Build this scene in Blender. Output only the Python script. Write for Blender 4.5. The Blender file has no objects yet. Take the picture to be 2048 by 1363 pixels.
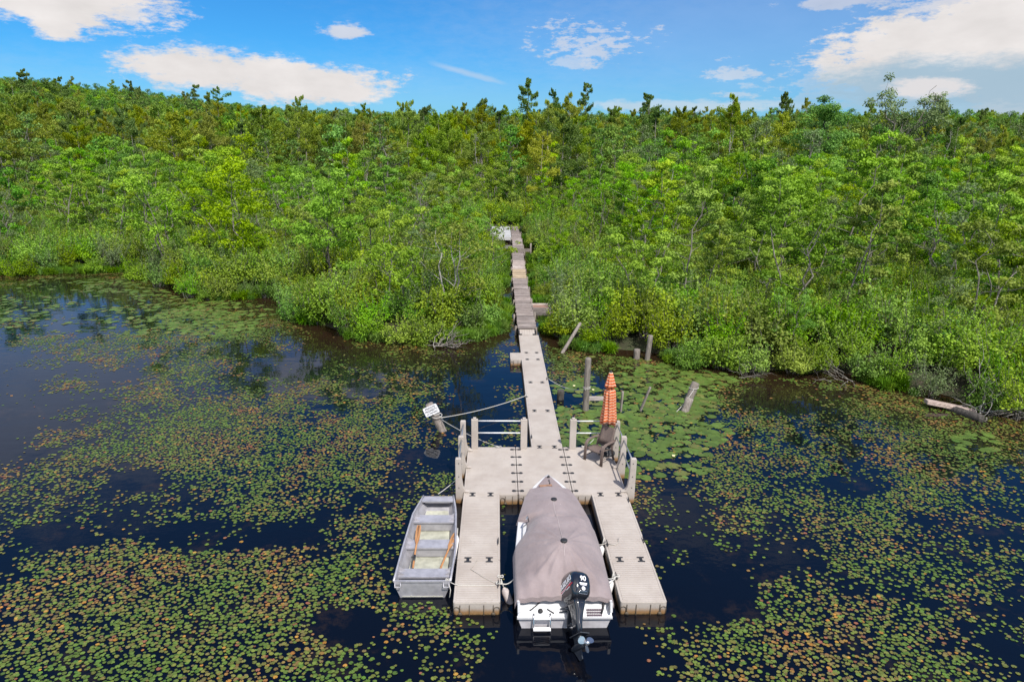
import bpy, math, random
import numpy as np
from mathutils import Vector, Matrix, Euler
R = math.radians
rng = np.random.default_rng(7)
random.seed(7)
S = bpy.context.scene
COL = S.collection

# ------------------------------------------------------------------ camera
F_PX, PITCH, YAW, ROLL = 1342.7, .28435, -.0243, .012
DECK = .32
CAM = np.array([-1.39, -16.665, 9.30 + DECK])
_f = np.array([-math.sin(YAW)*math.cos(PITCH), math.cos(YAW)*math.cos(PITCH), -math.sin(PITCH)])
_r = np.array([math.cos(YAW), math.sin(YAW), 0.]); _u = np.cross(_r, _f)
CA = math.cos(ROLL)*_r + math.sin(ROLL)*_u
CB = -math.sin(ROLL)*_r + math.cos(ROLL)*_u
CC = _f
cam = bpy.data.cameras.new('camera'); cam.sensor_width = 36.; cam.lens = F_PX/2048*36.
cam.clip_start = .1; cam.clip_end = 6000
camo = bpy.data.objects.new('camera', cam); COL.objects.link(camo)
camo.matrix_world = Matrix(((CA[0], CB[0], -CC[0], CAM[0]), (CA[1], CB[1], -CC[1], CAM[1]), (CA[2], CB[2], -CC[2], CAM[2]), (0, 0, 0, 1)))
S.camera = camo
def proj(P):
    d = np.asarray(P, float) - CAM; w = d @ CC
    return 1024 + F_PX*(d @ CA)/w, 681.5 - F_PX*(d @ CB)/w, w
def ray(px, py): return CA*(px-1024)/F_PX - CB*(py-681.5)/F_PX + CC
def at(px, py, z=0.):
    d = ray(px, py); return CAM + d*(z-CAM[2])/d[2]
def azel(px, py):
    d = ray(px, py); d = d/np.linalg.norm(d)
    return math.atan2(d[0], d[1]), math.asin(d[2])

# ------------------------------------------------------------------ world, sun, exposure
SUN_EL, SUN_AZ = R(56), R(152)
SKY_STRENGTH, SUN_STRENGTH = .07, 4.8
S.view_settings.view_transform = 'Standard'; S.view_settings.look = 'None'
S.view_settings.exposure = .24; S.view_settings.gamma = 1; S.view_settings.use_curve_mapping = False
sun = bpy.data.lights.new('sun', 'SUN'); sun.energy = SUN_STRENGTH; sun.angle = R(.5); sun.color = (1, .955, .89)
suno = bpy.data.objects.new('sun', sun); COL.objects.link(suno)
ts = Vector((math.sin(SUN_AZ)*math.cos(SUN_EL), math.cos(SUN_AZ)*math.cos(SUN_EL), math.sin(SUN_EL)))
suno.rotation_euler = ts.to_track_quat('Z', 'Y').to_euler(); suno.location = (20, -40, 60)
S.cycles.max_bounces = 7; S.cycles.diffuse_bounces = 3; S.cycles.glossy_bounces = 3
S.cycles.transmission_bounces = 3; S.cycles.transparent_max_bounces = 4
S.cycles.caustics_reflective = False; S.cycles.caustics_refractive = False

class NT:
    """tiny helper around a node tree"""
    def __init__(s, t): s.t = t
    def n(s, typ, **kw):
        nd = s.t.nodes.new(typ)
        for k, v in kw.items(): setattr(nd, k, v)
        return nd
    def put(s, sock, v):
        if hasattr(v, 'is_output'): s.t.links.new(v, sock)
        elif v is not None: sock.default_value = v
    def m(s, op, a, b=None, c=None, clamp=False):
        nd = s.n('ShaderNodeMath', operation=op); nd.use_clamp = clamp
        for i, v in enumerate((a, b, c)): s.put(nd.inputs[i], v)
        return nd.outputs[0]
    def noise(s, vec, scale, detail=4., rough=.55, dim='3D', dist=0.):
        nd = s.n('ShaderNodeTexNoise', noise_dimensions=dim)
        s.put(nd.inputs['Vector'], vec); nd.inputs['Scale'].default_value = scale
        nd.inputs['Detail'].default_value = detail; nd.inputs['Roughness'].default_value = rough
        nd.inputs['Distortion'].default_value = dist
        return nd.outputs['Fac']
    def ss(s, v, lo, hi):
        nd = s.n('ShaderNodeMapRange', interpolation_type='SMOOTHSTEP')
        s.put(nd.inputs[0], v); nd.inputs[1].default_value = lo; nd.inputs[2].default_value = hi
        return nd.outputs[0]
    def mix(s, f, a, b, blend='MIX'):
        nd = s.n('ShaderNodeMix', data_type='RGBA', blend_type=blend)
        s.put(nd.inputs[0], f); s.put(nd.inputs[6], a); s.put(nd.inputs[7], b)
        return nd.outputs[2]
    def scale(s, vec, v):
        nd = s.n('ShaderNodeMapping'); s.put(nd.inputs['Vector'], vec); nd.inputs['Scale'].default_value = v
        return nd.outputs[0]
    def bump(s, h, dist, strength=1.):
        nd = s.n('ShaderNodeBump'); s.put(nd.inputs['Height'], h)
        nd.inputs['Distance'].default_value = dist; nd.inputs['Strength'].default_value = strength
        return nd.outputs[0]
def C4(c): return (c[0], c[1], c[2], 1.)

def build_world():
    w = bpy.data.worlds.new('World'); S.world = w; w.use_nodes = True
    t = NT(w.node_tree); w.node_tree.nodes.clear()
    out = t.n('ShaderNodeOutputWorld')
    sky = t.n('ShaderNodeTexSky', sky_type='NISHITA'); sky.sun_disc = False
    sky.sun_elevation = SUN_EL; sky.sun_rotation = SUN_AZ; sky.air_density = 1.; sky.dust_density = .3; sky.ozone_density = 2.5
    blue = t.mix(1., sky.outputs[0], (.27, .97, 1.62, 1), 'MULTIPLY')
    bg = t.n('ShaderNodeBackground'); t.put(bg.inputs[0], blue); bg.inputs[1].default_value = SKY_STRENGTH
    tc = t.n('ShaderNodeTexCoord').outputs['Generated']
    sx = t.n('ShaderNodeSeparateXYZ'); t.put(sx.inputs[0], tc)
    az = t.m('ARCTAN2', sx.outputs[0], sx.outputs[1]); el = t.m('ARCSINE', sx.outputs[2])
    cv = t.n('ShaderNodeCombineXYZ'); t.put(cv.inputs[0], az); t.put(cv.inputs[1], t.m('MULTIPLY', el, 1.7))
    big = t.m('SUBTRACT', t.noise(cv.outputs[0], 9., 7., .62), .5)
    fine = t.m('SUBTRACT', t.noise(t.scale(cv.outputs[0], (1., 1.7, 1.)), 38., 8., .7), .5)
    nz = t.m('ADD', t.m('MULTIPLY', big, 1.5), t.m('MULTIPLY', fine, 1.7))
    cloud_shape = t.m('SUBTRACT', t.noise(t.scale(cv.outputs[0], (1., 1.3, 1.)), 15., 5., .55), .5)
    def blob(x, y, rx, ry, amp=.55, lo=.58, hi=1.2, op=1., soft=None):
        a0, e0 = azel(x, y); ra, re = rx/F_PX, ry/F_PX
        dx = t.m('MULTIPLY', t.m('SUBTRACT', az, a0), 1/ra); dy = t.m('MULTIPLY', t.m('SUBTRACT', el, e0), 1/re)
        d = t.m('SQRT', t.m('ADD', t.m('MULTIPLY', dx, dx), t.m('MULTIPLY', dy, dy)))
        d = t.m('ADD', d, t.m('MULTIPLY', nz, amp*1.35))
        s = t.ss(d, lo, hi); s = t.m('SUBTRACT', 1., s)
        return t.m('MULTIPLY', s, op)
    def mx(l):
        r = l[0]
        for q in l[1:]: r = t.m('MAXIMUM', r, q)
        return r
    white = mx([
        blob(140, -2, 140, 46, .9), blob(108, 42, 42, 34, .9), blob(240, 22, 65, 22, 1., op=.9), blob(10, -20, 80, 36, .9),
        blob(420, 142, 140, 36, .75), blob(590, 163, 170, 36, .75), blob(550, 140, 110, 28, .8), blob(350, 128, 60, 20, .8), blob(690, 186, 95, 20, .7),
        blob(688, 63, 42, 13, 1.1, .4, 1.2, .75),
        blob(1195, 85, 110, 34, 2.0, .1, 1.0, .62), blob(1180, 60, 90, 22, 2.2, .1, 1., .55), blob(1135, 122, 50, 16, 2., .2, 1., .5),
        blob(1920, 112, 235, 72, .5, .75, 1.08), blob(2030, 72, 150, 100, .5, .75, 1.08), blob(2090, 150, 160, 90, .5, .7, 1.1), blob(1780, 140, 110, 34, .7, .7, 1.1),
        blob(2060, 20, 70, 45, .5), blob(1930, 6, 120, 18, 1., .4, 1.2, .8), blob(1690, 2, 110, 12, 1.3, .3, 1.2, .6),
        blob(1650, 165, 150, 46, 1.9, .1, 1.1, .5), blob(1470, 148, 80, 12, 1.6, .2, 1.1, .6), blob(1480, 190, 60, 9, 1.6, .2, 1.1, .5),
        blob(1400, 212, 330, 14, .8, .3, 1.2, .55),
        # clouds overhead, seen only as reflections in the pond
        blob(-60, -400, 300, 170, .9, .3, 1.4, .42), blob(560, -300, 170, 50, 1.2, .4, 1.3, .6), blob(1300, -700, 400, 70, 1.4, .3, 1.3, .3),
        blob(1560, 90, 720, 260, .35, .2, 1.25, .17), blob(1024, 240, 1600, 110, .3, .3, 1.3, .16),
    ])
    behind = t.m('MULTIPLY', t.m('SUBTRACT', 1., t.ss(sx.outputs[1], -.25, .25)), t.m('MULTIPLY', t.ss(t.noise(t.scale(tc, (1, 1, 1.6)), 2.6, 5., .6), .42, .56), t.ss(sx.outputs[2], .02, .2)))  # unseen bright clouds behind the camera, added to lift the fill light
    # thin streak
    a0, e0 = azel(940, 148); dxs = t.m('SUBTRACT', az, a0); dys = t.m('ADD', t.m('SUBTRACT', el, e0), t.m('MULTIPLY', dxs, .24))
    st = t.m('MULTIPLY', t.m('SUBTRACT', 1., t.ss(t.m('ABSOLUTE', t.m('ADD', dys, t.m('MULTIPLY', fine, .006))), 0., .0075)), t.m('SUBTRACT', 1., t.ss(t.m('ABSOLUTE', dxs), .02, .075)))
    white = mx([white, t.m('MULTIPLY', st, .4)])
    # shaded blue underside of the big cloud on the right, with a bright puff in front
    under = mx([blob(1905, 178, 240, 50, .5, .5, 1.25, .85), blob(1800, 172, 120, 46, .6, .4, 1.2, .8), blob(2030, 205, 170, 34, .5, .5, 1.2, .75)])
    puff = blob(1860, 178, 62, 18, .6, .6, 1.15, .95)
    shade = t.m('ADD', .9, t.m('MULTIPLY', cloud_shape, .35))
    cw = t.n('ShaderNodeCombineColor'); t.put(cw.inputs[0], shade); t.put(cw.inputs[1], t.m('MULTIPLY', shade, .955)); t.put(cw.inputs[2], t.m('MULTIPLY', shade, .94))
    c = t.mix(under, cw.outputs[0], (.36, .56, .72, 1)); c = t.mix(puff, c, (.86, .83, .84, 1))
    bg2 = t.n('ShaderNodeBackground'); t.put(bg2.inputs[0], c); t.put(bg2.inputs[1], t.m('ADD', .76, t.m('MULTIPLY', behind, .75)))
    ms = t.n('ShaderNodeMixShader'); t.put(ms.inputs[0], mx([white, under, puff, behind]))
    w.node_tree.links.new(bg.outputs[0], ms.inputs[1]); w.node_tree.links.new(bg2.outputs[0], ms.inputs[2])
    w.node_tree.links.new(ms.outputs[0], out.inputs[0])
build_world()

# ------------------------------------------------------------------ helpers: objects
def tag(o, label=None, cat=None, group=None, kind=None):
    if label: o['label'] = label
    if cat: o['category'] = cat
    if group: o['group'] = group
    if kind: o['kind'] = kind
    return o
def empty(name, loc=(0, 0, 0), rz=0., label=None, cat=None, group=None):
    o = bpy.data.objects.new(name, None); COL.objects.link(o); o.location = loc; o.rotation_euler = (0, 0, rz)
    o.empty_display_size = .2
    return tag(o, label, cat, group)
def link(name, me, parent=None):
    o = bpy.data.objects.new(name, me); COL.objects.link(o)
    if parent is not None: o.parent = parent
    return o
class MB:
    def __init__(s): s.v = []; s.f = []; s.sm = []; s.col = []; s.cur = (1, 1, 1)
    def add(s, vs, fs, smooth=False):
        b = len(s.v); s.v += [tuple(map(float, v)) for v in vs]; s.f += [tuple(b+i for i in f) for f in fs]; s.sm += [smooth]*len(fs)
        s.col += [s.cur]*len(vs); return s
    def box(s, c, d, rot=None, taper=1.):
        c = Vector(c); hx, hy, hz = d[0]/2, d[1]/2, d[2]/2
        P = [Vector((x*hx*(taper if z > 0 else 1), y*hy*(taper if z > 0 else 1), z*hz)) for z in (-1, 1) for y in (-1, 1) for x in (-1, 1)]
        if rot is not None:
            M = rot if isinstance(rot, Matrix) else Euler(rot).to_matrix(); P = [M @ p for p in P]
        return s.add([p+c for p in P], [(0, 2, 3, 1), (4, 5, 7, 6), (0, 1, 5, 4), (2, 6, 7, 3), (0, 4, 6, 2), (1, 3, 7, 5)])
    def tube(s, path, r, n=8, cap=True, ry=None):
        path = [Vector(p) for p in path]; m = len(path)
        rs = r if hasattr(r, '__len__') else [r]*m
        up = None; vs = []; fs = []
        for i, p in enumerate(path):
            t = (path[min(i+1, m-1)] - path[max(i-1, 0)]).normalized()
            if up is None:
                up = Vector((0, 0, 1)) if abs(t.z) < .9 else Vector((1, 0, 0))
            a = t.cross(up).normalized(); up = a.cross(t).normalized()
            for k in range(n):
                q = 2*math.pi*k/n
                vs.append(p + a*math.cos(q)*rs[i] + up*math.sin(q)*(rs[i] if ry is None else ry))
        for i in range(m-1):
            for k in range(n):
                fs.append((i*n+k, i*n+(k+1) % n, (i+1)*n+(k+1) % n, (i+1)*n+k))
        if cap: fs += [tuple(range(n))[::-1], tuple((m-1)*n+k for k in range(n))]
        return s.add(vs, fs, True)
    def lathe(s, prof, c=(0, 0, 0), n=16, M=None):
        vs = []; fs = []; m = len(prof)
        for r, z in prof:
            for k in range(n):
                q = 2*math.pi*k/n; p = Vector((r*math.cos(q), r*math.sin(q), z))
                vs.append((M @ p if M is not None else p) + Vector(c))
        for i in range(m-1):
            for k in range(n): fs.append((i*n+k, i*n+(k+1) % n, (i+1)*n+(k+1) % n, (i+1)*n+k))
        fs += [tuple(range(n))[::-1], tuple((m-1)*n+k for k in range(n))]
        return s.add(vs, fs, True)
    def prism(s, poly, d0, d1, fn):
        """poly 2-D outline, extruded from depth d0 to d1; fn(u, v, d) -> point"""
        n = len(poly)
        vs = [fn(u, v, d0) for u, v in poly] + [fn(u, v, d1) for u, v in poly]
        fs = [tuple(range(n))[::-1], tuple(range(n, 2*n))] + [(i, (i+1) % n, n+(i+1) % n, n+i) for i in range(n)]
        return s.add(vs, fs)
    def loft(s, rings, closed=True, caps=True, smooth=True):
        n = len(rings[0]); vs = [p for r in rings for p in r]; fs = []
        for i in range(len(rings)-1):
            for k in range(n if closed else n-1): fs.append((i*n+k, i*n+(k+1) % n, (i+1)*n+(k+1) % n, (i+1)*n+k))
        if caps: fs += [tuple(range(n))[::-1], tuple((len(rings)-1)*n+k for k in range(n))]
        return s.add(vs, fs, smooth)
    def mesh(s, name, mat=None, bevel=0.):
        me = bpy.data.meshes.new(name); me.from_pydata(s.v, [], s.f); me.update()
        if any(s.sm): me.polygons.foreach_set('use_smooth', s.sm)
        if True:
            a = me.color_attributes.new('Col', 'FLOAT_COLOR', 'POINT'); a.data.foreach_set('color', [x for c in s.col for x in (*c, 1.)])
        if mat is not None: me.materials.append(mat)
        return me
    def build(s, name, mat=None, parent=None, bevel=0., seg=2):
        o = link(name, s.mesh(name, mat), parent)
        if bevel:
            b = o.modifiers.new('bevel', 'BEVEL'); b.width = bevel; b.segments = seg; b.limit_method = 'ANGLE'; b.angle_limit = R(40)
        return o
def rbox(hx, hy, r, n=4):
    P = []
    for cx, cy, a0 in ((hx-r, hy-r, 0), (-hx+r, hy-r, 90), (-hx+r, -hy+r, 180), (hx-r, -hy+r, 270)):
        for k in range(n+1):
            a = R(a0+90*k/n); P.append((cx+r*math.cos(a), cy+r*math.sin(a)))
    return P
def catenary(a, b, sag, n=18):
    a = Vector(a); b = Vector(b)
    return [a.lerp(b, i/n) - Vector((0, 0, sag*4*(i/n)*(1-i/n))) for i in range(n+1)]
def fbm(x, y, scale, seed, octs=4):
    """numpy value noise, 0..1"""
    tot = np.zeros_like(x, float); amp = 1.; s = 0.
    for o in range(octs):
        g = np.random.default_rng(seed*31+o).random((257, 257)); fx = x/scale*2**o + 91.7*o; fy = y/scale*2**o + 37.1*o
        ix = np.floor(fx).astype(int); iy = np.floor(fy).astype(int); ux = fx-ix; uy = fy-iy
        ux = ux*ux*(3-2*ux); uy = uy*uy*(3-2*uy); a = ix % 256; b = iy % 256
        v = (g[a, b]*(1-ux)+g[a+1, b]*ux)*(1-uy) + (g[a, b+1]*(1-ux)+g[a+1, b+1]*ux)*uy
        tot += v*amp; s += amp; amp *= .5
    return tot/s
def sstep(a, b, x):
    t = np.clip((x-a)/(b-a), 0, 1); return t*t*(3-2*t)

# ------------------------------------------------------------------ helpers: materials
def mat(name):
    m = bpy.data.materials.new(name); m.use_nodes = True
    t = NT(m.node_tree); p = m.node_tree.nodes['Principled BSDF']
    return m, t, p
def plain(name, c, rough=.5, metal=0., vary=.12, scale=8., bump=0., spec=.5, coat=0.):
    m, t, p = mat(name)
    tc = t.n('ShaderNodeTexCoord').outputs['Object']
    n = t.noise(tc, scale, 5., .6)
    lo = tuple(x*(1-vary) for x in c); hi = tuple(min(1, x*(1+vary)) for x in c)
    t.put(p.inputs['Base Color'], t.mix(t.ss(n, .3, .7), C4(lo), C4(hi)))
    t.put(p.inputs['Roughness'], t.m('ADD', rough-.06, t.m('MULTIPLY', n, .12)))
    p.inputs['Metallic'].default_value = metal; p.inputs['Specular IOR Level'].default_value = spec
    p.inputs['Coat Weight'].default_value = coat
    if bump: t.put(p.inputs['Normal'], t.bump(t.noise(tc, scale*6, 4., .6), bump))
    return m
def foliage_mat(name, dark, light, trans=.3, huev=.03, valv=.35):
    m, t, p = mat(name); m.node_tree.nodes.remove(p)
    at_ = t.n('ShaderNodeAttribute', attribute_name='tint').outputs['Fac']
    rnd = t.n('ShaderNodeObjectInfo').outputs['Random']
    c = t.mix(at_, C4(dark), C4(light))
    h = t.n('ShaderNodeHueSaturation'); t.put(h.inputs['Color'], c)
    t.put(h.inputs['Hue'], t.m('ADD', .5-huev*.42, t.m('MULTIPLY', rnd, huev)))
    r2 = t.m('FRACT', t.m('MULTIPLY', rnd, 7.31))
    t.put(h.inputs['Value'], t.m('ADD', 1-valv/2, t.m('MULTIPLY', r2, valv)))
    r3 = t.m('FRACT', t.m('MULTIPLY', rnd, 13.7))
    t.put(h.inputs['Saturation'], t.m('ADD', .92, t.m('MULTIPLY', r3, .22)))
    p = t.n('ShaderNodeBsdfPrincipled'); t.put(p.inputs['Base Color'], h.outputs[0]); p.inputs['Roughness'].default_value = .55
    p.inputs['Specular IOR Level'].default_value = .2
    tr = t.n('ShaderNodeBsdfTranslucent'); t.put(tr.inputs[0], t.mix(1., h.outputs[0], (1.1, 1.15, .6, 1), 'MULTIPLY'))
    ms = t.n('ShaderNodeMixShader'); ms.inputs[0].default_value = trans
    L = m.node_tree.links; L.new(p.outputs[0], ms.inputs[1]); L.new(tr.outputs[0], ms.inputs[2]); L.new(ms.outputs[0], m.node_tree.nodes['Material Output'].inputs[0])
    return m
def bark_mat(name, a, b, sc=3.):
    m, t, p = mat(name); tc = t.n('ShaderNodeTexCoord').outputs['Object']
    n = t.noise(t.scale(tc, (1, 1, .18)), sc*4, 5., .65)
    t.put(p.inputs['Base Color'], t.mix(t.ss(n, .3, .72), C4(a), C4(b))); p.inputs['Roughness'].default_value = .9
    t.put(p.inputs['Normal'], t.bump(n, .03)); return m
def wood_mat(name, a, b, stain=None, axis=(12, 1.2, 12), usecol=True):
    m, t, p = mat(name); tc = t.n('ShaderNodeTexCoord').outputs['Object']
    n = t.noise(t.scale(tc, axis), 3., 6., .65); n2 = t.noise(tc, .9, 4., .6)
    c = t.mix(t.ss(n, .3, .72), C4(a), C4(b))
    if stain: c = t.mix(t.m('MULTIPLY', t.ss(n2, .5, .72), .7), c, C4(stain))
    if usecol: c = t.mix(1., c, t.n('ShaderNodeVertexColor', layer_name='Col').outputs[0], 'MULTIPLY')
    t.put(p.inputs['Base Color'], c); p.inputs['Roughness'].default_value = .85
    t.put(p.inputs['Normal'], t.bump(n, .008)); return m

# ------------------------------------------------------------------ the setting: land, water
SHORE_L = [(-400, 36), (-60, 33), (-46, 31.2), (-37.3, 32.6), (-35, 33), (-31.6, 33.6), (-29, 34.4), (-27, 31.5), (-23.6, 28.2), (-21.5, 25.8), (-19.2, 25.0), (-17, 25.2), (-15.2, 24.4),
           (-13.9, 21.6), (-12.6, 19.4), (-10.6, 17.4), (-8.7, 16.2), (-6.8, 15.7), (-4.9, 15.5), (-3.9, 15.7), (-2.2, 16.3), (-1.0, 17.6), (-.72, 20.6), (-.6, 25.8), (-.5, 32.5), (-.4, 44), (-.3, 60)]
SHORE_R = [(1.2, 60), (1.2, 44), (1.25, 32.5), (1.15, 26), (1.0, 20.6), (.95, 16.6), (1.5, 15.2), (2.2, 14.7), (4.0, 13.9), (5.6, 13.5), (6.7, 12.7), (7.7, 11.9), (9.6, 10.9), (10.9, 10.8),
           (12.2, 10.8), (13.8, 10.4), (15, 9.2), (16.0, 8.4), (16.7, 7.0), (18.1, 6.2), (21, 4.8), (26, 2), (34, -4), (60, -20), (400, -160)]
def sd_line(x, y, pts):
    d = np.full(x.shape, 1e9)
    for (x0, y0), (x1, y1) in zip(pts[:-1], pts[1:]):
        dx, dy = x1-x0, y1-y0; t = np.clip(((x-x0)*dx+(y-y0)*dy)/(dx*dx+dy*dy), 0, 1)
        d = np.minimum(d, np.hypot(x-x0-t*dx, y-y0-t*dy))
    return d
def inside(x, y, poly):
    c = np.zeros(x.shape, bool); n = len(poly)
    for i in range(n):
        x0, y0 = poly[i]; x1, y1 = poly[(i+1) % n]
        if y0 == y1: continue
        c ^= ((y0 > y) != (y1 > y)) & (x < (x1-x0)*(y-y0)/(y1-y0)+x0)
    return c
LAND = SHORE_L + SHORE_R + [(3000, -1200), (3000, 4000), (-3000, 4000), (-3000, 270)]
def shore_sd(x, y):
    """signed distance to the shoreline, positive on land"""
    x = np.asarray(x, float); y = np.asarray(y, float)
    d = sd_line(x, y, SHORE_L+SHORE_R)
    return np.where(inside(x, y, LAND), d, -d)
def hill(x, y):
    up = np.clip((y-95)/250., 0, 1.)
    h = 19*up*(1-sstep(-320, -60, x)) + 7.5*up + 3*up*sstep(60, 260, x)
    return h + 4*sstep(120, 260, y)*(fbm(x+3000, y+3000, 90, 5, 3)-.5) - 6*sstep(420, 900, y)
def ground_z(x, y):
    x = np.asarray(x, float); y = np.asarray(y, float)
    sd = shore_sd(x, y)
    return np.clip((sd-1.0)*.25, -.9, .28) + .12*(fbm(x+3000, y+3000, 2.2, 3)-.5)*sstep(.2, 1.5, sd) + hill(x, y)*sstep(0, 30, sd)

def build_land():
    xs = np.unique(np.concatenate([np.linspace(-2500, -160, 26), np.arange(-160, -48, 4.), np.arange(-48, 34, .45), np.arange(34, 160, 4.), np.linspace(160, 2500, 26)]))
    ys = np.unique(np.concatenate([np.linspace(-500, -30, 10), np.arange(-30, 3, 2.), np.arange(3, 64, .45), np.arange(64, 200, 3.), np.arange(200, 520, 10.), np.linspace(520, 3500, 24)]))
    X, Y = np.meshgrid(xs, ys); Z = ground_z(X.ravel(), Y.ravel())
    nx, ny = len(xs), len(ys); i = np.arange(nx*ny).reshape(ny, nx)
    F = np.stack([i[:-1, :-1], i[:-1, 1:], i[1:, 1:], i[1:, :-1]], -1).reshape(-1, 4)
    me = bpy.data.meshes.new('ground'); me.from_pydata(np.c_[X.ravel(), Y.ravel(), Z].tolist(), [], F.tolist()); me.polygons.foreach_set('use_smooth', [True]*len(F))
    m, t, p = mat('swamp_floor'); pos = t.n('ShaderNodeNewGeometry').outputs['Position']
    n = t.noise(pos, .5, 6., .65); n2 = t.noise(pos, 3., 5., .6)
    c = t.mix(t.ss(n, .35, .65), (.028, .02, .012, 1), (.03, .042, .012, 1)); c = t.mix(t.ss(n2, .5, .75), c, (.06, .045, .028, 1))
    t.put(p.inputs['Base Color'], c); p.inputs['Roughness'].default_value = .95; t.put(p.inputs['Normal'], t.bump(n2, .1))
    me.materials.append(m); tag(link('ground', me), kind='structure')
build_land()

def build_water():
    xs = np.unique(np.concatenate([np.linspace(-420, -48, 20), np.arange(-48, 34, 1.), np.linspace(34, 420, 20)]))
    ys = np.unique(np.concatenate([np.linspace(-300, -20, 14), np.arange(-20, 64, 1.)]))
    X, Y = np.meshgrid(xs, ys); nx, ny = len(xs), len(ys); i = np.arange(nx*ny).reshape(ny, nx)
    F = np.stack([i[:-1, :-1], i[:-1, 1:], i[1:, 1:], i[1:, :-1]], -1).reshape(-1, 4)
    me = bpy.data.meshes.new('water'); me.from_pydata(np.c_[X.ravel(), Y.ravel(), 0*X.ravel()].tolist(), [], F.tolist())
    sd = shore_sd(X.ravel(), Y.ravel())
    a = me.attributes.new('shallow', 'FLOAT', 'POINT'); a.data.foreach_set('value', np.clip(1+sd/4.5, 0, 1).astype(np.float32))
    m, t, p = mat('pond_water'); pos = t.n('ShaderNodeNewGeometry').outputs['Position']
    sh = t.n('ShaderNodeAttribute', attribute_name='shallow').outputs['Fac']
    n = t.noise(pos, .55, 6., .65); n2 = t.noise(pos, 4., 6., .7)
    weed = t.m('MULTIPLY', t.ss(n, .54, .63), t.ss(n2, .38, .6))
    c = t.mix(weed, (.0022, .003, .006, 1), (.012, .0085, .0075, 1))
    c = t.mix(t.m('MULTIPLY', sh, t.m('ADD', .35, t.m('MULTIPLY', n2, .6))), c, (.03, .016, .006, 1))
    t.put(p.inputs['Base Color'], c); p.inputs['Roughness'].default_value = .02; p.inputs['IOR'].default_value = 1.40
    w = t.m('ADD', t.noise(t.scale(pos, (1, 1.6, 1)), 1.1, 3., .5), t.m('MULTIPLY', t.noise(pos, 7., 2., .5), .12))
    t.put(p.inputs['Normal'], t.bump(w, .005))
    me.materials.append(m); tag(link('water', me), kind='structure')
build_water()

# ------------------------------------------------------------------ foliage meshes
def leaf_mesh(name, C, L, W, tint, up=.5, outward=None, rg=None, mats=(), extra=None, along=None):
    """many small diamond leaves in one mesh; extra = MB of woody pieces (material slot 1)"""
    rg = rg or rng; N = len(C)
    n = rg.normal(size=(N, 3)); n[:, 2] = np.abs(n[:, 2])*.6 + up
    if outward is not None: n += outward
    n /= np.linalg.norm(n, axis=1)[:, None]
    t = rg.normal(size=(N, 3)) if along is None else along + .35*rg.normal(size=(N, 3))
    t -= n*(t*n).sum(1)[:, None]; t /= np.linalg.norm(t, axis=1)[:, None]+1e-9
    b = np.cross(n, t); L = np.broadcast_to(L, (N,))[:, None]/2; W = np.broadcast_to(W, (N,))[:, None]/2
    V = np.stack([C-t*L, C+b*W+t*L*.15, C+t*L, C-b*W+t*L*.15], 1).reshape(-1, 3)
    T = np.repeat(tint, 4); nf = N
    ev = np.array(extra.v) if extra and extra.v else np.zeros((0, 3)); ef = extra.f if extra else []
    lv = [np.arange(4*N)]; ls = list(np.arange(0, 4*N, 4)); lt = [4]*N; o = 4*N; k = 4*N
    for f in ef:
        lv.append(np.array(f)+o); ls.append(k); lt.append(len(f)); k += len(f)
    lv = np.concatenate(lv); V = np.concatenate([V, ev]) if len(ev) else V
    me = bpy.data.meshes.new(name); me.vertices.add(len(V)); me.vertices.foreach_set('co', V.astype(np.float32).ravel())
    me.loops.add(len(lv)); me.loops.foreach_set('vertex_index', lv.astype(np.int32))
    me.polygons.add(len(ls)); me.polygons.foreach_set('loop_start', np.array(ls, np.int32)); me.polygons.foreach_set('loop_total', np.array(lt, np.int32))
    a = me.attributes.new('tint', 'FLOAT', 'POINT'); a.data.foreach_set('value', np.concatenate([T, np.zeros(len(ev))]).astype(np.float32))
    for m in mats: me.materials.append(m)
    if ef and len(mats) > 1: me.polygons.foreach_set('material_index', np.array([0]*N+[1]*len(ef), np.int32))
    me.update(); me.validate(); return me
def blobs(centres, radii, per, rg, flat=.75, shell=.55):
    """points spread through ellipsoidal clumps, denser towards the rim"""
    P = []; O = []; T = []
    for c, r in zip(centres, radii):
        k = max(3, int(per*r*r)); d = rg.normal(size=(k, 3)); d /= np.linalg.norm(d, axis=1)[:, None]
        q = (shell + (1-shell)*rg.random(k))**.8; P.append(np.array(c) + d*(q*r)[:, None]*np.array([1, 1, flat])); O.append(d)
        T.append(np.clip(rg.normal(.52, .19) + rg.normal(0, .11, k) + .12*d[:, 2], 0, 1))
    return np.concatenate(P), np.concatenate(O), np.concatenate(T)

M_SHRUB = foliage_mat('shrub_leaf', (.11, .20, .022), (.295, .42, .048), .33, .06, .6)
M_MAPLE = foliage_mat('tree_leaf', (.13, .235, .02), (.32, .475, .042), .34, .05, .5)
M_DARK = foliage_mat('dark_tree_leaf', (.06, .145, .025), (.19, .33, .055), .3, .035, .45)
M_FAR = foliage_mat('far_tree_leaf', (.11, .21, .032), (.27, .40, .06), .34, .06, .55)
M_PINE = foliage_mat('pine_needle', (.19, .25, .028), (.36, .41, .048), .42, .06, .45)
M_PINE_D = foliage_mat('dark_pine_needle', (.10, .17, .045), (.20, .29, .07), .42, .03, .35)
M_GREY = foliage_mat('thin_grey_leaf', (.11, .16, .07), (.23, .31, .12), .35, .03, .3)
M_GRASS = foliage_mat('sedge_blade', (.06, .13, .015), (.17, .30, .03), .3, .03, .3)
M_BARK = bark_mat('grey_bark', (.10, .085, .07), (.27, .25, .22))
M_PBARK = bark_mat('pine_bark', (.15, .13, .115), (.36, .32, .29))
M_DBARK = bark_mat('dark_bark', (.03, .026, .022), (.09, .08, .07))
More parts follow.
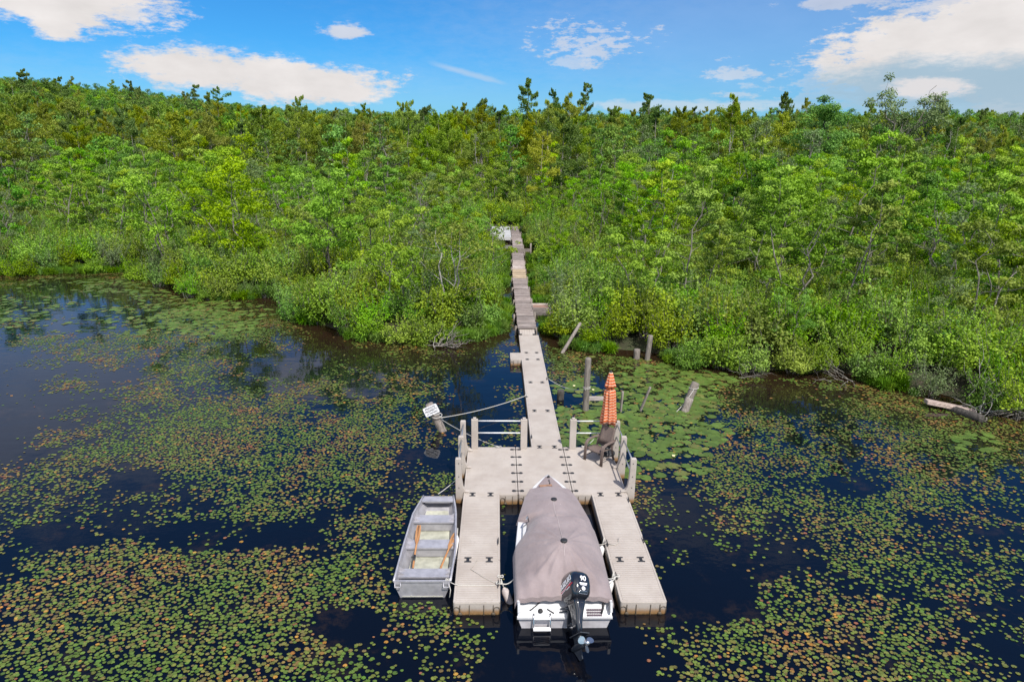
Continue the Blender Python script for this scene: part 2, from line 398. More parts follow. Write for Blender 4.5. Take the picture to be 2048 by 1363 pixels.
M_PALE = bark_mat('pale_dead_wood', (.20, .185, .165), (.40, .38, .35))

def limb(mb, a, b, r0, r1, rg, wob=.08, n=5, seg=5):
    a = np.array(a, float); b = np.array(b, float); L = np.linalg.norm(b-a)
    P = [a+(b-a)*i/n + (rg.normal(size=3)*wob*L*(0 < i < n)*np.array([1, 1, .5])) for i in range(n+1)]
    mb.tube(P, [r0+(r1-r0)*i/n for i in range(n+1)], seg, False); return P

def shrub_parts(name, r, h, seed, m=None, leaf=.13, per=420, nc=16):
    rg = np.random.default_rng(seed); mb = MB(); cs = []; rs = []
    for i in range(nc):
        a = rg.random()*6.283; q = math.sqrt(rg.random())*r*.8; z = h*(.28 + .55*rg.random())*(1-.35*(q/r)**2)
        c = (q*math.cos(a), q*math.sin(a), z); cs.append(c); rs.append(r*rg.uniform(.2, .4))
        limb(mb, (q*.15*math.cos(a), q*.15*math.sin(a), -.15), c, .03, .01, rg, .07, 4, 4)
        if i % 3 == 0: limb(mb, c, (c[0]*1.25, c[1]*1.25, c[2]+r*rg.uniform(.3, .6)), .012, .004, rg, .05, 3, 4)
    P, O, T = blobs(cs, rs, per*1.5, rg, .85, .4); k = P[:, 2] > .05; P, O, T = P[k], O[k], T[k]
    for i in range(16):                                             # upright leafy shoots above the mass
        a = rg.random()*6.283; q = math.sqrt(rg.random())*r*.75; b = np.array([q*math.cos(a), q*math.sin(a), h*.55]); d = np.array([.3*math.cos(a), .3*math.sin(a), 1.])+rg.normal(size=3)*.15; L = h*rg.uniform(.35, .8); e = b+d*L
        limb(mb, b, e, .012, .004, rg, .05, 3, 4); u = rg.random(34)[:, None]; Q = b+d*L*(.25+.78*u)+rg.normal(size=(34, 3))*.10*(1.25-u); P = np.r_[P, Q]; O = np.r_[O, rg.normal(size=(34, 3))]; T = np.r_[T, np.clip(rg.normal(.6, .2)+rg.normal(0, .15, 34), 0, 1)]
    # loose sprays breaking the outline
    ns = int(len(P)*.12); d = rg.normal(size=(ns, 3)); d[:, 2] = np.abs(d[:, 2]); d /= np.linalg.norm(d, axis=1)[:, None]
    Q = d*np.array([r, r, h*.62])*rg.uniform(.9, 1.18, (ns, 1)) + np.array([0, 0, h*.4]); P = np.r_[P, Q]; O = np.r_[O, d]; T = np.r_[T, rg.random(ns)]
    return P, O, T, mb, leaf, rg
def leaf_obj(name, parts, m, up=.5):
    P, O, T, mb, leaf, rg = parts
    s = leaf*rg.uniform(.65, 1.25, len(P)); return leaf_mesh(name, P, s, s*.62, T, up, O*.95, rg, (m,))
def leaf_joint(name, parts, m, mw, up=.5):
    P, O, T, mb, leaf, rg = parts
    s = leaf*rg.uniform(.65, 1.25, len(P)); return leaf_mesh(name, P, s, s*.62, T, up, O*.95, rg, (m, mw), mb)

def tree_parts(h, r, seed, leaf=.16, per=300, nl=16, base=.28, trunks=1, flat=.6, rtr=.07, layers=False, narrow=1.):
    """broad-leaved tree: curved trunk(s), limbs, flattened leaf clumps with gaps between them"""
    rg = np.random.default_rng(seed); mb = MB(); cs = []; rs = []
    for q in range(trunks):
        lean = rg.normal(size=2)*h*(.05 if trunks == 1 else .16)
        top = np.array([lean[0], lean[1], h*.93]); tp = limb(mb, (rg.normal()*.1*(trunks > 1), rg.normal()*.1*(trunks > 1), -.3), top, rtr, rtr*.18, rg, .025, 8, 7)
        for i in range(nl//trunks):
            f = base + (1-base)*((i+rg.random())/(nl/trunks)); k = f*8; j = min(7, int(k)); p = tp[j]+(tp[j+1]-tp[j])*(k-j)
            a = i*2.4 + rg.normal()*.4; prof = math.sin(math.pi*min(1, (f-base)/(1-base)*.78+.2))**.7
            L = r*prof*rg.uniform(.65, 1.1)*narrow; rise = L*rg.uniform(.15, .65)
            e = p + np.array([L*math.cos(a), L*math.sin(a), rise]); bp = limb(mb, p, e, rtr*.42*(1-f*.6), .008, rg, .06, 4, 5)
            for s in (.5, .78, 1.03):
                b = bp[0]+(bp[-1]-bp[0])*s; cs.append(b + rg.normal(size=3)*r*.09 + np.array([0, 0, r*.05])); rs.append(r*rg.uniform(.14, .29)*(.8 if s < .6 else 1.))
        cs.append(top + np.array([0, 0, h*.02])); rs.append(r*.26)
    P, O, T = blobs(cs, rs, per, rg, flat, .4)
    return P, O, T, mb, leaf, rg

def pine_parts(h, r, seed, base=.42, leaf=.34, whorls=13, per=17, droop=-.05, rtr=.16, irregular=.35, dead=9):
    """pine: straight trunk, whorls of near-level branches that carry flat plates of needle tufts, dead stubs below"""
    rg = np.random.default_rng(seed); mb = MB(); P = []; A = []; T = []
    lean = rg.normal(size=2)*h*.012
    tp = limb(mb, (0, 0, -.4), (lean[0], lean[1], h), rtr, .02, rg, .006, 8, 7)
    def on(f): k = f*8; j = min(7, int(k)); return tp[j]+(tp[j+1]-tp[j])*(k-j)
    for w in range(whorls):
        f = base + (1-base)*(w/(whorls-1))**.85*.985; p = on(f); tt = (f-base)/(1-base)
        Lw = r*(1-tt**1.7)**.75*(.5+.5*min(1, tt*3.2+.4))+.5
        wt = np.clip(rg.normal(.5, .18), .1, .95)
        for i in range(rg.integers(3, 6)):
            if rg.random() < irregular*.45: continue
            p = on(min(.985, max(.1, f+rg.normal()*.5*(1-base)/whorls)))
            a = rg.random()*6.283; L = Lw*rg.uniform(1-irregular, 1.15); up_ = L*rg.uniform(-.12, .34) + droop*L + tt*L*.55
            e = p+np.array([L*math.cos(a), L*math.sin(a), up_]); limb(mb, p, e, rtr*.22*(1-tt*.6), .008, rg, .04, 3, 4)
            d = (e-p)/np.linalg.norm(e-p); side = np.array([-d[1], d[0], 0])
            k = int(per*(.6+L/r)*1.25); s = rg.random(k)**.6*.85+.2; wd = .42*L*np.sin(np.pi*np.clip(s*.8+.12, 0, 1))
            q = p + d*(L*s)[:, None] + side*(wd*rg.uniform(-1, 1, k))[:, None] + np.array([0, 0, 1])*(rg.normal(.04, .13, k)*(.6+.5*L))[:, None]
            k_ = rg.random(k) < .9; q = q[k_]; k = len(q); P.append(q); A.append(np.tile(d, (k, 1))*.6 + rg.normal(size=(k, 3))*.6 + np.array([0, 0, .3])); T.append(np.clip(wt+rg.normal(0, .18, k), 0, 1))
    q = on(.97)+rg.normal(size=(10, 3))*np.array([.22, .22, .22]); P.append(q); A.append(rg.normal(size=(10, 3))); T.append(np.full(10, .6))
    for i in range(dead):
        f = rg.uniform(.16, base+.08); p = on(f); a = rg.random()*6.283; L = rg.uniform(.4, 1.)*r*.75
        limb(mb, p, p+np.array([L*math.cos(a), L*math.sin(a), -L*rg.uniform(-.1, .25)]), .022, .006, rg, .07, 3, 4)
    return np.concatenate(P), np.concatenate(A), np.concatenate(T), mb, leaf, rg
def pine_leaf(name, parts, m, mw=None):
    P, A, T, mb, leaf, rg = parts; s = leaf*rg.uniform(.7, 1.3, len(P))
    return leaf_mesh(name, P, s*1.2, s*.66, T, .35, None, rg, (m, mw) if mw else (m,), mb if mw else None, A)
def bare_parts(h, r, seed, rtr=.07, nl=26, sub=5, base=.25):
    rg = np.random.default_rng(seed); mb = MB(); tp = limb(mb, (0, 0, -.3), (rg.normal()*.2, rg.normal()*.2, h), rtr, .012, rg, .02, 8, 6)
    for i in range(nl):
        f = base+(1-base)*rg.random(); k = f*8; j = min(7, int(k)); p = tp[j]+(tp[j+1]-tp[j])*(k-j); a = rg.random()*6.283; L = r*(1.15-f)*rg.uniform(.6, 1.1)
        e = p+np.array([L*math.cos(a), L*math.sin(a), L*rg.uniform(.0, .7)]); limb(mb, p, e, .02, .006, rg, .06, 3, 4)
        for s in range(sub):
            b = p+(e-p)*rg.uniform(.4, 1); limb(mb, b, b+rg.normal(size=3)*L*.25+np.array([0, 0, L*.12]), .008, .003, rg, .05, 2, 3)
    return mb

# ------------------------------------------------------------------ planting
def x_at(px, Y, z=1.):
    k = (px-1024)/F_PX; a = CA-k*CC
    return CAM[0] - (a[1]*(Y-CAM[1]) + a[2]*(z-CAM[2]))/a[0]
def z_at(py, x, Y):
    k = (681.5-py)/F_PX; a = CB-k*CC
    return CAM[2] - (a[0]*(x-CAM[0]) + a[1]*(Y-CAM[1]))/a[2]
BW = [(16.3, .17), (20, .2), (26, .22), (30, .24), (34, .29), (41, .48), (47, .56), (52.5, .62), (57, .62), (62.5, .55)]
def bw_x(y): return np.interp(y, [p[0] for p in BW], [p[1] for p in BW])
def clear_of_walk(x, y, r):
    lane = (y < 65) & (np.abs(x-bw_x(y)) < .85 + r*.62)
    deck = (x > -3.6) & (x < .8) & (y > 46) & (y < 64)                 # the pale platform by the end of the walk
    box = (x > .4) & (x < 2.3) & (y > 19.6) & (y < 23.3)
    posts = (np.hypot(x-5.45, y-13.1) < .75+r*.75) | (np.hypot(x-2.2, y-14.2) < .5+r*.5)   # old posts and the leaning log stand clear of the bushes
    return ~(lane | deck | box | posts)
def jitter_points(x0, x1, y0, y1, s, rg):
    X, Y = np.meshgrid(np.arange(x0, x1, s), np.arange(y0, y1, s*.87))
    X = X + (np.arange(Y.shape[0]) % 2)[:, None]*s*.5
    X = X + rg.uniform(-.38, .38, X.shape)*s; Y = Y + rg.uniform(-.38, .38, Y.shape)*s
    return X.ravel(), Y.ravel()
def in_view(x, y, z=1.5, mx=120):
    px, py, w = proj(np.c_[x, y, np.full(len(x), z)]); return (w > 3) & (px > -mx) & (px < 2048+mx)
def plant(name, crown, wood, loc, sc, rz, label, cat, group=None, pn=('crown', 'trunk'), sxy=1.):
    e = empty(name, loc, rz, label, cat, group); e.scale = (sc*sxy, sc*sxy, sc)
    if wood is not None: link(pn[1], wood, e)
    if crown is not None: link(pn[0], crown, e)
    return e
def scatter(name, pts, rz, sc, idx, sources, label):
    """one mass of plants nobody could count: instances of a few plants on points"""
    me = bpy.data.meshes.new(name); me.from_pydata([tuple(p) for p in pts], [], [])
    r = me.attributes.new('rot', 'FLOAT_VECTOR', 'POINT'); r.data.foreach_set('vector', np.c_[rng.normal(0, .05, len(pts)), rng.normal(0, .05, len(pts)), rz].astype(np.float32).ravel())
    me.attributes.new('scl', 'FLOAT', 'POINT').data.foreach_set('value', np.asarray(sc, np.float32))
    me.attributes.new('idx', 'INT', 'POINT').data.foreach_set('value', np.asarray(idx, np.int32))
    o = link(name, me); tag(o, label, None, None, 'stuff')
    cl = bpy.data.collections.new(name+'_plants')
    for i, m in enumerate(sources): cl.objects.link(bpy.data.objects.new('%s_%02d' % (name, i), m))
    g = bpy.data.node_groups.new(name, 'GeometryNodeTree')
    g.interface.new_socket('Geometry', in_out='INPUT', socket_type='NodeSocketGeometry'); g.interface.new_socket('Geometry', in_out='OUTPUT', socket_type='NodeSocketGeometry')
    t = NT(g); gi = t.n('NodeGroupInput'); go = t.n('NodeGroupOutput'); ip = t.n('GeometryNodeInstanceOnPoints')
    ci = t.n('GeometryNodeCollectionInfo'); ci.inputs['Collection'].default_value = cl; ci.inputs['Separate Children'].default_value = True; ci.inputs['Reset Children'].default_value = True
    def na(n, dt): q = t.n('GeometryNodeInputNamedAttribute', data_type=dt); q.inputs['Name'].default_value = n; return q.outputs[0]
    t.put(ip.inputs['Points'], gi.outputs[0]); t.put(ip.inputs['Instance'], ci.outputs[0]); ip.inputs['Pick Instance'].default_value = True
    t.put(ip.inputs['Instance Index'], na('idx', 'INT')); t.put(ip.inputs['Rotation'], na('rot', 'FLOAT_VECTOR')); t.put(ip.inputs['Scale'], na('scl', 'FLOAT'))
    g.links.new(ip.outputs[0], go.inputs[0])
    o.modifiers.new('plants', 'NODES').node_group = g
    return o
ZONES = [(330, 'above the left cove'), (620, 'left of the layered maple'), (960, 'left of the boardwalk'), (1130, 'beyond the boardwalk'),
         (1450, 'right of the boardwalk'), (1750, 'left of the forked tree'), (9999, 'by the right edge')]
def zone(px):
    for lim, s in ZONES:
        if px < lim: return s
taken = []           # (x, y, r) of the trees set by hand
def free(x, y, r):
    ok = np.ones(len(x), bool)
    for a, b, q in taken: ok &= np.hypot(x-a, y-b) > (q+r)*.55
    return ok

# --- trees one can point at
def special(px, Y, top, name, maker, matc, matw, label, cat, r=None, **kw):
    x = x_at(px, Y); g = float(ground_z([x], [Y])[0]); h = z_at(top, x, Y)-g
    p = maker(h, r or h*.3, **kw); crown = (pine_leaf('crown', p, matc) if maker is pine_parts else leaf_obj('crown', p, matc))
    plant(name, crown, p[3].mesh('trunk', matw), (x, Y, g), 1., 0., label, cat); taken.append((x, Y, (r or h*.3)))
special(650, 25, 358, 'maple_tree', tree_parts, M_MAPLE, M_DBARK, 'bright green layered young maple left of the boardwalk with dark forked stems', 'tree', 2.3, seed=11, leaf=.17, nl=20, base=.2, trunks=2, per=330)
special(905, 18.2, 445, 'swamp_tree', tree_parts, M_SHRUB, M_PALE, 'small pale-stemmed tree leaning over the tangled roots at the point left of the dock', 'tree', 2.0, seed=12, leaf=.13, nl=18, base=.3, trunks=3, per=330, rtr=.075)
special(790, 19.5, 480, 'swamp_tree', tree_parts, M_MAPLE, M_BARK, 'leafy small tree on the near point, left of the pale-stemmed tree', 'tree', 1.9, seed=13, leaf=.14, nl=16, base=.2, trunks=2)
special(475, 31, 322, 'maple_tree', tree_parts, M_MAPLE, M_BARK, 'rounded bright green tree behind the cove bank, left of the layered maple', 'tree', 2.9, seed=14, leaf=.18, nl=20, base=.15)
special(345, 33, 345, 'swamp_tree', tree_parts, M_MAPLE, M_BARK, 'young bright green tree behind the middle of the left cove', 'tree', 2.2, seed=15, leaf=.17, nl=16, base=.15, trunks=2)
special(985, 33, 405, 'swamp_tree', tree_parts, M_SHRUB, M_BARK, 'leafy tree crowding the left side of the boardwalk below the pale platform', 'tree', 1.8, seed=16, leaf=.15, nl=16, base=.15)
special(1300, 36, 322, 'maple_tree', tree_parts, M_MAPLE, M_PALE, 'tall bright green tree with a pale bare stem right of the boardwalk', 'tree', 2.4, seed=17, leaf=.17, nl=20, base=.3, trunks=2)
special(1555, 31, 352, 'maple_tree', tree_parts, M_MAPLE, M_BARK, 'wide yellow-green tree standing out of the thicket right of the lily posts', 'tree', 3.0, seed=18, leaf=.18, nl=22, base=.15, trunks=2)
special(1440, 27, 450, 'swamp_tree', tree_parts, M_SHRUB, M_BARK, 'low round tree in the thicket left of the wide yellow-green tree', 'tree', 2.0, seed=19, leaf=.15, nl=16, base=.12)
special(1690, 40, 365, 'swamp_tree', tree_parts, M_MAPLE, M_BARK, 'yellowish young tree right of the wide yellow-green tree', 'tree', 2.3, seed=20, leaf=.18, nl=16, base=.15)
special(1850, 45, 395, 'maple_tree', tree_parts, M_MAPLE, M_BARK, 'round light green tree under the dark fir near the right edge', 'tree', 2.6, seed=21, leaf=.2, nl=18, base=.12)
special(1640, 88, 208, 'oak_tree', tree_parts, M_DARK, M_DBARK, 'big deep green broad-leaved tree with a dark trunk left of the forked tree', 'tree', 5.2, seed=22, leaf=.30, nl=30, base=.18, per=130, rtr=.28)
special(1618, 99, 183, 'dark_tree', tree_parts, M_DARK, M_DBARK, 'tall narrow dark tree rising behind the big deep green tree', 'tree', 3.0, seed=23, leaf=.30, nl=28, base=.3, per=140, rtr=.2)
special(1975, 62, 322, 'fir_tree', pine_parts, M_PINE_D, M_DBARK, 'dark cone-shaped fir near the right edge of the thicket', 'tree', 2.0, seed=24, base=.12, whorls=18, leaf=.28, irregular=.15, per=30)
special(1052, 112, 160, 'tall_pine', pine_parts, M_PINE_D, M_PBARK, 'tallest pine, open crown rising well above the skyline behind the boardwalk', 'tree', 3.9, seed=25, base=.4, whorls=13, per=105, leaf=.29, rtr=.22, irregular=.62)
special(1105, 120, 182, 'tall_pine', pine_parts, M_PINE_D, M_PBARK, 'broad tall pine just right of the tallest pine', 'tree', 4.0, seed=26, base=.35, whorls=14, per=105, leaf=.29, rtr=.2, irregular=.6)
special(1163, 122, 168, 'tall_pine', pine_parts, M_PINE_D, M_PBARK, 'thin dark pine with a tufted top, second peak right of the tallest pine', 'tree', 2.5, seed=27, base=.45, whorls=12, per=105, leaf=.29, irregular=.62)
special(1290, 128, 192, 'tall_pine', pine_parts, M_PINE_D, M_PBARK, 'bushy-topped pine on the skyline above the pale-stemmed tree', 'tree', 3.2, seed=28, base=.4, whorls=12, per=105, leaf=.29, irregular=.6)
special(1553, 140, 188, 'tall_pine', pine_parts, M_PINE_D, M_PBARK, 'small dark spire pine on the skyline left of the narrow dark tree', 'tree', 2.4, seed=29, base=.4, whorls=13, per=105, leaf=.29, irregular=.2)
special(960, 135, 200, 'tall_pine', pine_parts, M_PINE_D, M_PBARK, 'dark pine with wind-swept top left of the tallest pine', 'tree', 3.0, seed=30, base=.5, whorls=10, per=105, leaf=.29, irregular=.65)
special(360, 88, 232, 'tall_pine', pine_parts, M_PINE, M_PBARK, 'olive pine with a long straight bare trunk above the left cove', 'tree', 3.4, seed=31, base=.55, whorls=10, per=105, leaf=.29, rtr=.2, irregular=.6)
special(535, 100, 215, 'tall_pine', pine_parts, M_PINE, M_PBARK, 'wide-crowned olive pine with a dark bare trunk, second from the long-trunked pine', 'tree', 3.6, seed=32, base=.5, whorls=11, per=105, leaf=.29, rtr=.2, irregular=.6)
for i, (px, top) in enumerate(((78, 140), (146, 156), (284, 163), (408, 172), (452, 176))):
    special(px, 225+10*i, top, 'ridge_pine', pine_parts, M_PINE_D, M_DBARK, ['blue-green pine poking above the ridge at the far left', 'dark leaning-crowned pine on the ridge, second from the left', 'ragged pine on the ridge left of the long white cloud', 'dark bushy pine on the ridge under the left end of the white cloud', 'dark round-topped pine on the ridge beside the bushy one'][i], 'tree', 6.2, seed=33+i, base=.4, whorls=10, per=120, leaf=.46, irregular=.62)
def bare(px, Y, top, r, seed, name, m, label, cat='dead tree', lean=(0, 0), **kw):
    x = x_at(px, Y); g = float(ground_z([x], [Y])[0]); h = z_at(top, x, Y)-g; e = empty(name, (x, Y, g), 0, label, cat); e.rotation_euler = (lean[0], lean[1], 0)
    link('trunk', bare_parts(h, r, seed, **kw).mesh('trunk', m), e); taken.append((x, Y, r*.5)); return e
bare(955, 84, 268, 2.2, 51, 'dead_conifer', M_PALE, 'dead conifer with bare level branches left of the tallest pine', nl=40, rtr=.12, sub=3, base=.12)
e = bare(840, 37, 366, 2.2, 52, 'thin_grey_tree', M_BARK, 'thin grey twiggy tree with sparse leaves left of the pale platform', 'tree', nl=46, rtr=.07, sub=7, base=.2)
p = tree_parts(6.3, 2.1, 53, leaf=.1, nl=18, base=.2, per=70); link('crown', leaf_obj('crown', p, M_GREY), e)
bare(1765, 62, 372, .5, 54, 'white_snag', M_PALE, 'bare white trunk standing in the trees under the forked tree', nl=5, rtr=.14, sub=1, base=.6)
bare(1520, 21.5, 545, 1.3, 55, 'dead_shrub', M_PALE, 'bleached leafless shrub in the thicket under the wide yellow-green tree', 'dead shrub', nl=20, rtr=.045, sub=4, base=.1)
bare(1092, 26.5, 560, .8, 56, 'dead_sapling', M_BARK, 'thin bare sapling right of the boardwalk behind the wooden box', 'dead tree', nl=10, rtr=.03, sub=3, base=.3)
# forked tree on the right skyline
def forked_tree():
    px, Y = 1775, 92; x = x_at(px, Y); g = float(ground_z([x], [Y])[0]); H = z_at(160, x, Y)-g; rg = np.random.default_rng(61); mb = MB(); cs = []; rs = []
    limb(mb, (0, 0, -.3), (.2, 0, H*.45), .30, .26, rg, .012, 5, 9); s0 = np.array([.2, 0, H*.45])
    for ex, ez, rad in ((-3.6, .86, 1.), (4.0, .9, 1.), (.8, .72, .8), (6.4, .82, .8), (-1.2, .62, .8)):
        e = np.array([ex, rg.normal()*1.2, H*ez]); bp = limb(mb, s0, e, .22*rad, .04, rg, .05, 6, 7)
        for k in range(17):
            b = bp[2+k % 5]+rg.normal(size=3)*np.array([.5, .5, .4]); q = e*(.82+.18*rg.random())+rg.normal(size=3)*np.array([1.3, 1.2, 1.1]); limb(mb, b, q, .04, .01, rg, .06, 3, 4)
            cs.append(q); rs.append(rg.uniform(.6, 1.2))
    P, O, T = blobs(cs, rs, 100, rg, .75, .2)
    plant('forked_tree', leaf_obj('crown', (P, O, T, mb, .32, rg), M_GREY), mb.mesh('trunk', M_BARK), (x, Y, g), 1., 0, 'big open tree with dark forked limbs and thin crown standing against the cloud', 'tree'); taken.append((x, Y, 4))
forked_tree()

# --- small leafy trees standing in the thicket (individuals), pines of the belt, mixed trees behind
rgp = np.random.default_rng(101)
TREE_V = []
for k, (h, r, tr, lf, mt, kind) in enumerate([(7.4, 2.1, 2, .17, M_MAPLE, 'rounded yellow-green'), (6.6, 1.8, 3, .15, M_SHRUB, 'many-stemmed mid green'), (8.6, 1.8, 1, .18, M_MAPLE, 'narrow light green'),
                                              (7.0, 2.2, 2, .17, M_DARK, 'spreading deep green'), (8.0, 1.9, 1, .17, M_GREY, 'thin-leaved grey-green')]):
    p = tree_parts(h, r, 200+k, leaf=lf*.95, nl=16, base=.16, trunks=tr, per=620 if mt is not M_GREY else 260); TREE_V.append((leaf_obj('crown', p, mt), p[3].mesh('trunk', M_BARK), h, r, kind, p, mt))
X, Y = jitter_points(-110, 110, 11, 82, 4.3, rgp); sd = shore_sd(X, Y)
k = (sd > 1.3) & in_view(X, Y) & clear_of_walk(X, Y, 1.9) & free(X, Y, 1.3); X, Y, sd = X[k], Y[k], sd[k]
k = rgp.random(len(X)) < np.where(sd < 5, .62, .8); X, Y, sd = X[k], Y[k], sd[k]
W = proj(np.c_[X, Y, np.ones(len(X))]); o = np.argsort(W[2]); o, later = o[:270], o[270:]; XL, YL = X[later], Y[later]; X, Y, sd = X[o], Y[o], sd[o]; G = ground_z(X, Y); PXs = W[0][o]
for x, y, g, px, s in zip(X, Y, G, PXs, sd):
    cr, wd, h, r, kind, _, _ = TREE_V[rgp.choice(5, p=[.36, .26, .24, .08, .06])]; sc = rgp.uniform(.6, 1.05)*(.50 if s < 3 else .70 if s < 6 else .98 if s < 13 else 1.16)
    lb = '%s small tree %s%s' % (kind, zone(px), ', near the bank' if y < 42 else ', far from the bank')
    plant('swamp_tree', cr, wd, (x, y, g), sc, rgp.random()*6.28, lb, 'tree', 'small trees in the thicket: '+lb[:-1].split(' small')[0]+', '+zone(px)+(', near' if y < 42 else ', far'), sxy=rgp.uniform(.9, 1.15))

scatter('swamp_woodland', np.c_[XL, YL, ground_z(XL, YL)], rgp.random(len(XL))*6.28, rgp.uniform(.7, 1.15, len(XL)), rgp.choice(5, len(XL), p=[.36, .24, .26, .09, .05]), [leaf_joint('woodland_tree', v[5], v[6], M_BARK) for v in TREE_V], 'far leafy small trees merging into one green mass before the wood')
PINE_V = []
for k, (h, r, ba, wh, kind, mt) in enumerate([(14.5, 3.7, .36, 11, 'broad olive', M_PINE), (14, 3.0, .48, 9, 'bare-trunked olive', M_PINE), (15.5, 3.4, .26, 13, 'full olive-green', M_PINE), (14.5, 3.2, .34, 11, 'darker green', M_PINE_D), (13, 3.0, .5, 8, 'flat-topped yellowish', M_PINE),
                                            (13.5, 3.9, .3, 9, 'spreading olive', M_PINE), (16, 2.6, .55, 8, 'high-crowned olive', M_PINE), (12, 3.3, .2, 11, 'low bushy dark', M_PINE_D)]):
    p = pine_parts(h, r*1.08, 300+k, ba, .21, wh, 235, irregular=.5); PINE_V.append((pine_leaf('crown', p, mt), p[3].mesh('trunk', M_PBARK), h, r, kind, p, mt))
FAR_V = []
for k, (h, r, kind, mt) in enumerate([(13, 3.2, 'round mid green', M_FAR), (14, 2.7, 'tall bluish green', M_DARK), (12, 3.4, 'wide light green', M_MAPLE), (14, 2.8, 'thin grey-green', M_GREY)]):
    p = tree_parts(h, r, 400+k, leaf=.36, nl=24, base=.2, per=55 if mt is not M_GREY else 34, rtr=.16); FAR_V.append((leaf_obj('crown', p, mt), p[3].mesh('trunk', M_BARK), h, r, kind, p, mt))
X, Y = jitter_points(-190, 190, 70, 205, 5.5, rgp); k = in_view(X, Y, 8, 60) & free(X, Y, 2.); X, Y = X[k], Y[k]
front = 96 + 16*(fbm(X+3000, Y*0, 40, 8, 2)-.5) + np.where(X > 40, -4, 0); k = rgp.random(len(X)) < .88*sstep(front-34, front+8, Y); X, Y = X[k], Y[k]
dens = fbm(X+3000, Y+3000, 28, 9, 3); px, py, w = proj(np.c_[X, Y, np.full(len(X), 8.)])
pshare = np.where(px < 1650, .80, .55)*np.where((w > 165) & (px < 900), .35, np.where(w > 165, .7, 1.)) - .9*(dens < .4)*(px > 200)
ispine = rgp.random(len(X)) < pshare*(.45+.55*sstep(front[k]-18, front[k]+12, Y))
rest = []
for sel, V, name, cat, lim, what in ((ispine, PINE_V, 'pine_tree', 'pine tree', 270, 'pine'), (~ispine, FAR_V, 'forest_tree', 'tree', 170, 'broad-leaved tree')):
    ii = np.where(sel)[0]; ii = ii[np.argsort(w[ii])]
    for n_, i in enumerate(ii):
        v = rgp.choice([1, 1, 4, 6, 6, 0, 3]) if what == 'pine' and w[i] < 126 else rgp.choice(len(V)); sc = rgp.uniform(.7, 1.08)*(1. if what == 'pine' else .98)*(.9 if w[i] < 106 else 1.); rz = rgp.random()*6.28
        if n_ >= lim: rest.append((X[i], Y[i], v + (0 if what == 'pine' else 8), sc, rz)); continue
        row = "in the wood's front row" if w[i] < 128 else "behind the wood's front row"
        lb = '%s %s %s, %s' % (V[v][4], what, row, zone(px[i]))
        plant(name, V[v][0], V[v][1], (X[i], Y[i], float(ground_z([X[i]], [Y[i]])[0])), sc, rz, lb, cat, '%ss: %s, %s, %s' % (what, V[v][4], row, zone(px[i])))
SNAG_V = [bare_parts(h, r, 700+i, .13, nl, 2, .25).mesh('trunk', M_PALE) for i, (h, r, nl) in enumerate(((10, 1.3, 26), (8.5, .9, 14), (11.5, 1.6, 34)))]
for i in range(34):
    px_, y = rgp.uniform(10, 2040), rgp.uniform(84, 118); x = x_at(px_, y, 5); v = i % 3
    if not free(np.array([x]), np.array([y]), 1.)[0] or not clear_of_walk(np.array([x]), np.array([y]), 1.)[0]: continue
    e_ = plant('dead_tree', None, SNAG_V[v], (x, y, float(ground_z([x], [y])[0])), rgp.uniform(.75, 1.15), rgp.random()*6.28, '%s dead grey tree %s, %s' % (['bristly', 'thin bare', 'tall branchy'][v], zone(px_), 'at the front of the wood' if y < 101 else 'just inside the wood'), 'dead tree', 'dead trees at the wood edge: %d, %s, %s' % (v, zone(px_), y < 101))
X2, Y2 = jitter_points(-420, 420, 205, 520, 6.2, rgp); k = in_view(X2, Y2, 20, 60); X2, Y2 = X2[k], Y2[k]
px2 = proj(np.c_[X2, Y2, np.full(len(X2), 20.)])[0]
v2 = np.where(rgp.random(len(X2)) < np.where(px2 < 900, .05, .15), rgp.choice([2, 3, 7], len(X2)), 8+rgp.choice([0, 0, 1, 1, 2], len(X2)))
for x, y, v in zip(X2, Y2, v2): rest.append((x, y, v, rgp.uniform(.75, 1.35), rgp.random()*6.28))
ra = np.array(rest)
srcs = [pine_leaf('far_pine', v[5], v[6], M_PBARK) for v in PINE_V] + [leaf_joint('far_tree', v[5], v[6], M_BARK) for v in FAR_V]
scatter('far_forest', np.c_[ra[:, 0], ra[:, 1], ground_z(ra[:, 0], ra[:, 1])], ra[:, 4], ra[:, 3], ra[:, 2].astype(int), srcs, 'dense mixed forest covering the far hillside up to the skyline')

# --- shrubs: nearest ones are individuals, the thicket behind is one mass
SHRUB_V = []
for k, (r, h, mt, kind, lf) in enumerate([(1.25, 2.0, M_SHRUB, 'bushy mid green', .12), (1.1, 2.3, M_SHRUB, 'upright leafy', .11), (1.35, 1.9, M_SHRUB, 'spreading bright green', .13), (1.0, 1.5, M_DARK, 'low deep green', .10), (1.2, 2.1, M_GREY, 'twiggy grey-green', .10)]):
    p = shrub_parts('shrub', r, h, 500+k, mt, lf*1.12, 560 if mt is not M_GREY else 330, 17); SHRUB_V.append((leaf_obj('foliage', p, mt), p[3].mesh('stems', M_BARK), r, h, kind, p, mt))
X, Y = jitter_points(-130, 130, 2, 128, 1.62, rgp); sd = shore_sd(X, Y); r0 = rgp.uniform(.72, 1.12, len(X))
k = (sd > -.42+.3*rgp.random(len(X))) & in_view(X, Y, 1., 140) & clear_of_walk(X, Y, 1.05) & ~((Y > 70) & (rgp.random(len(X)) < .35)); X, Y, sd, r0 = X[k], Y[k], sd[k], r0[k]
px, py, w = proj(np.c_[X, Y, np.ones(len(X))]); G = ground_z(X, Y)
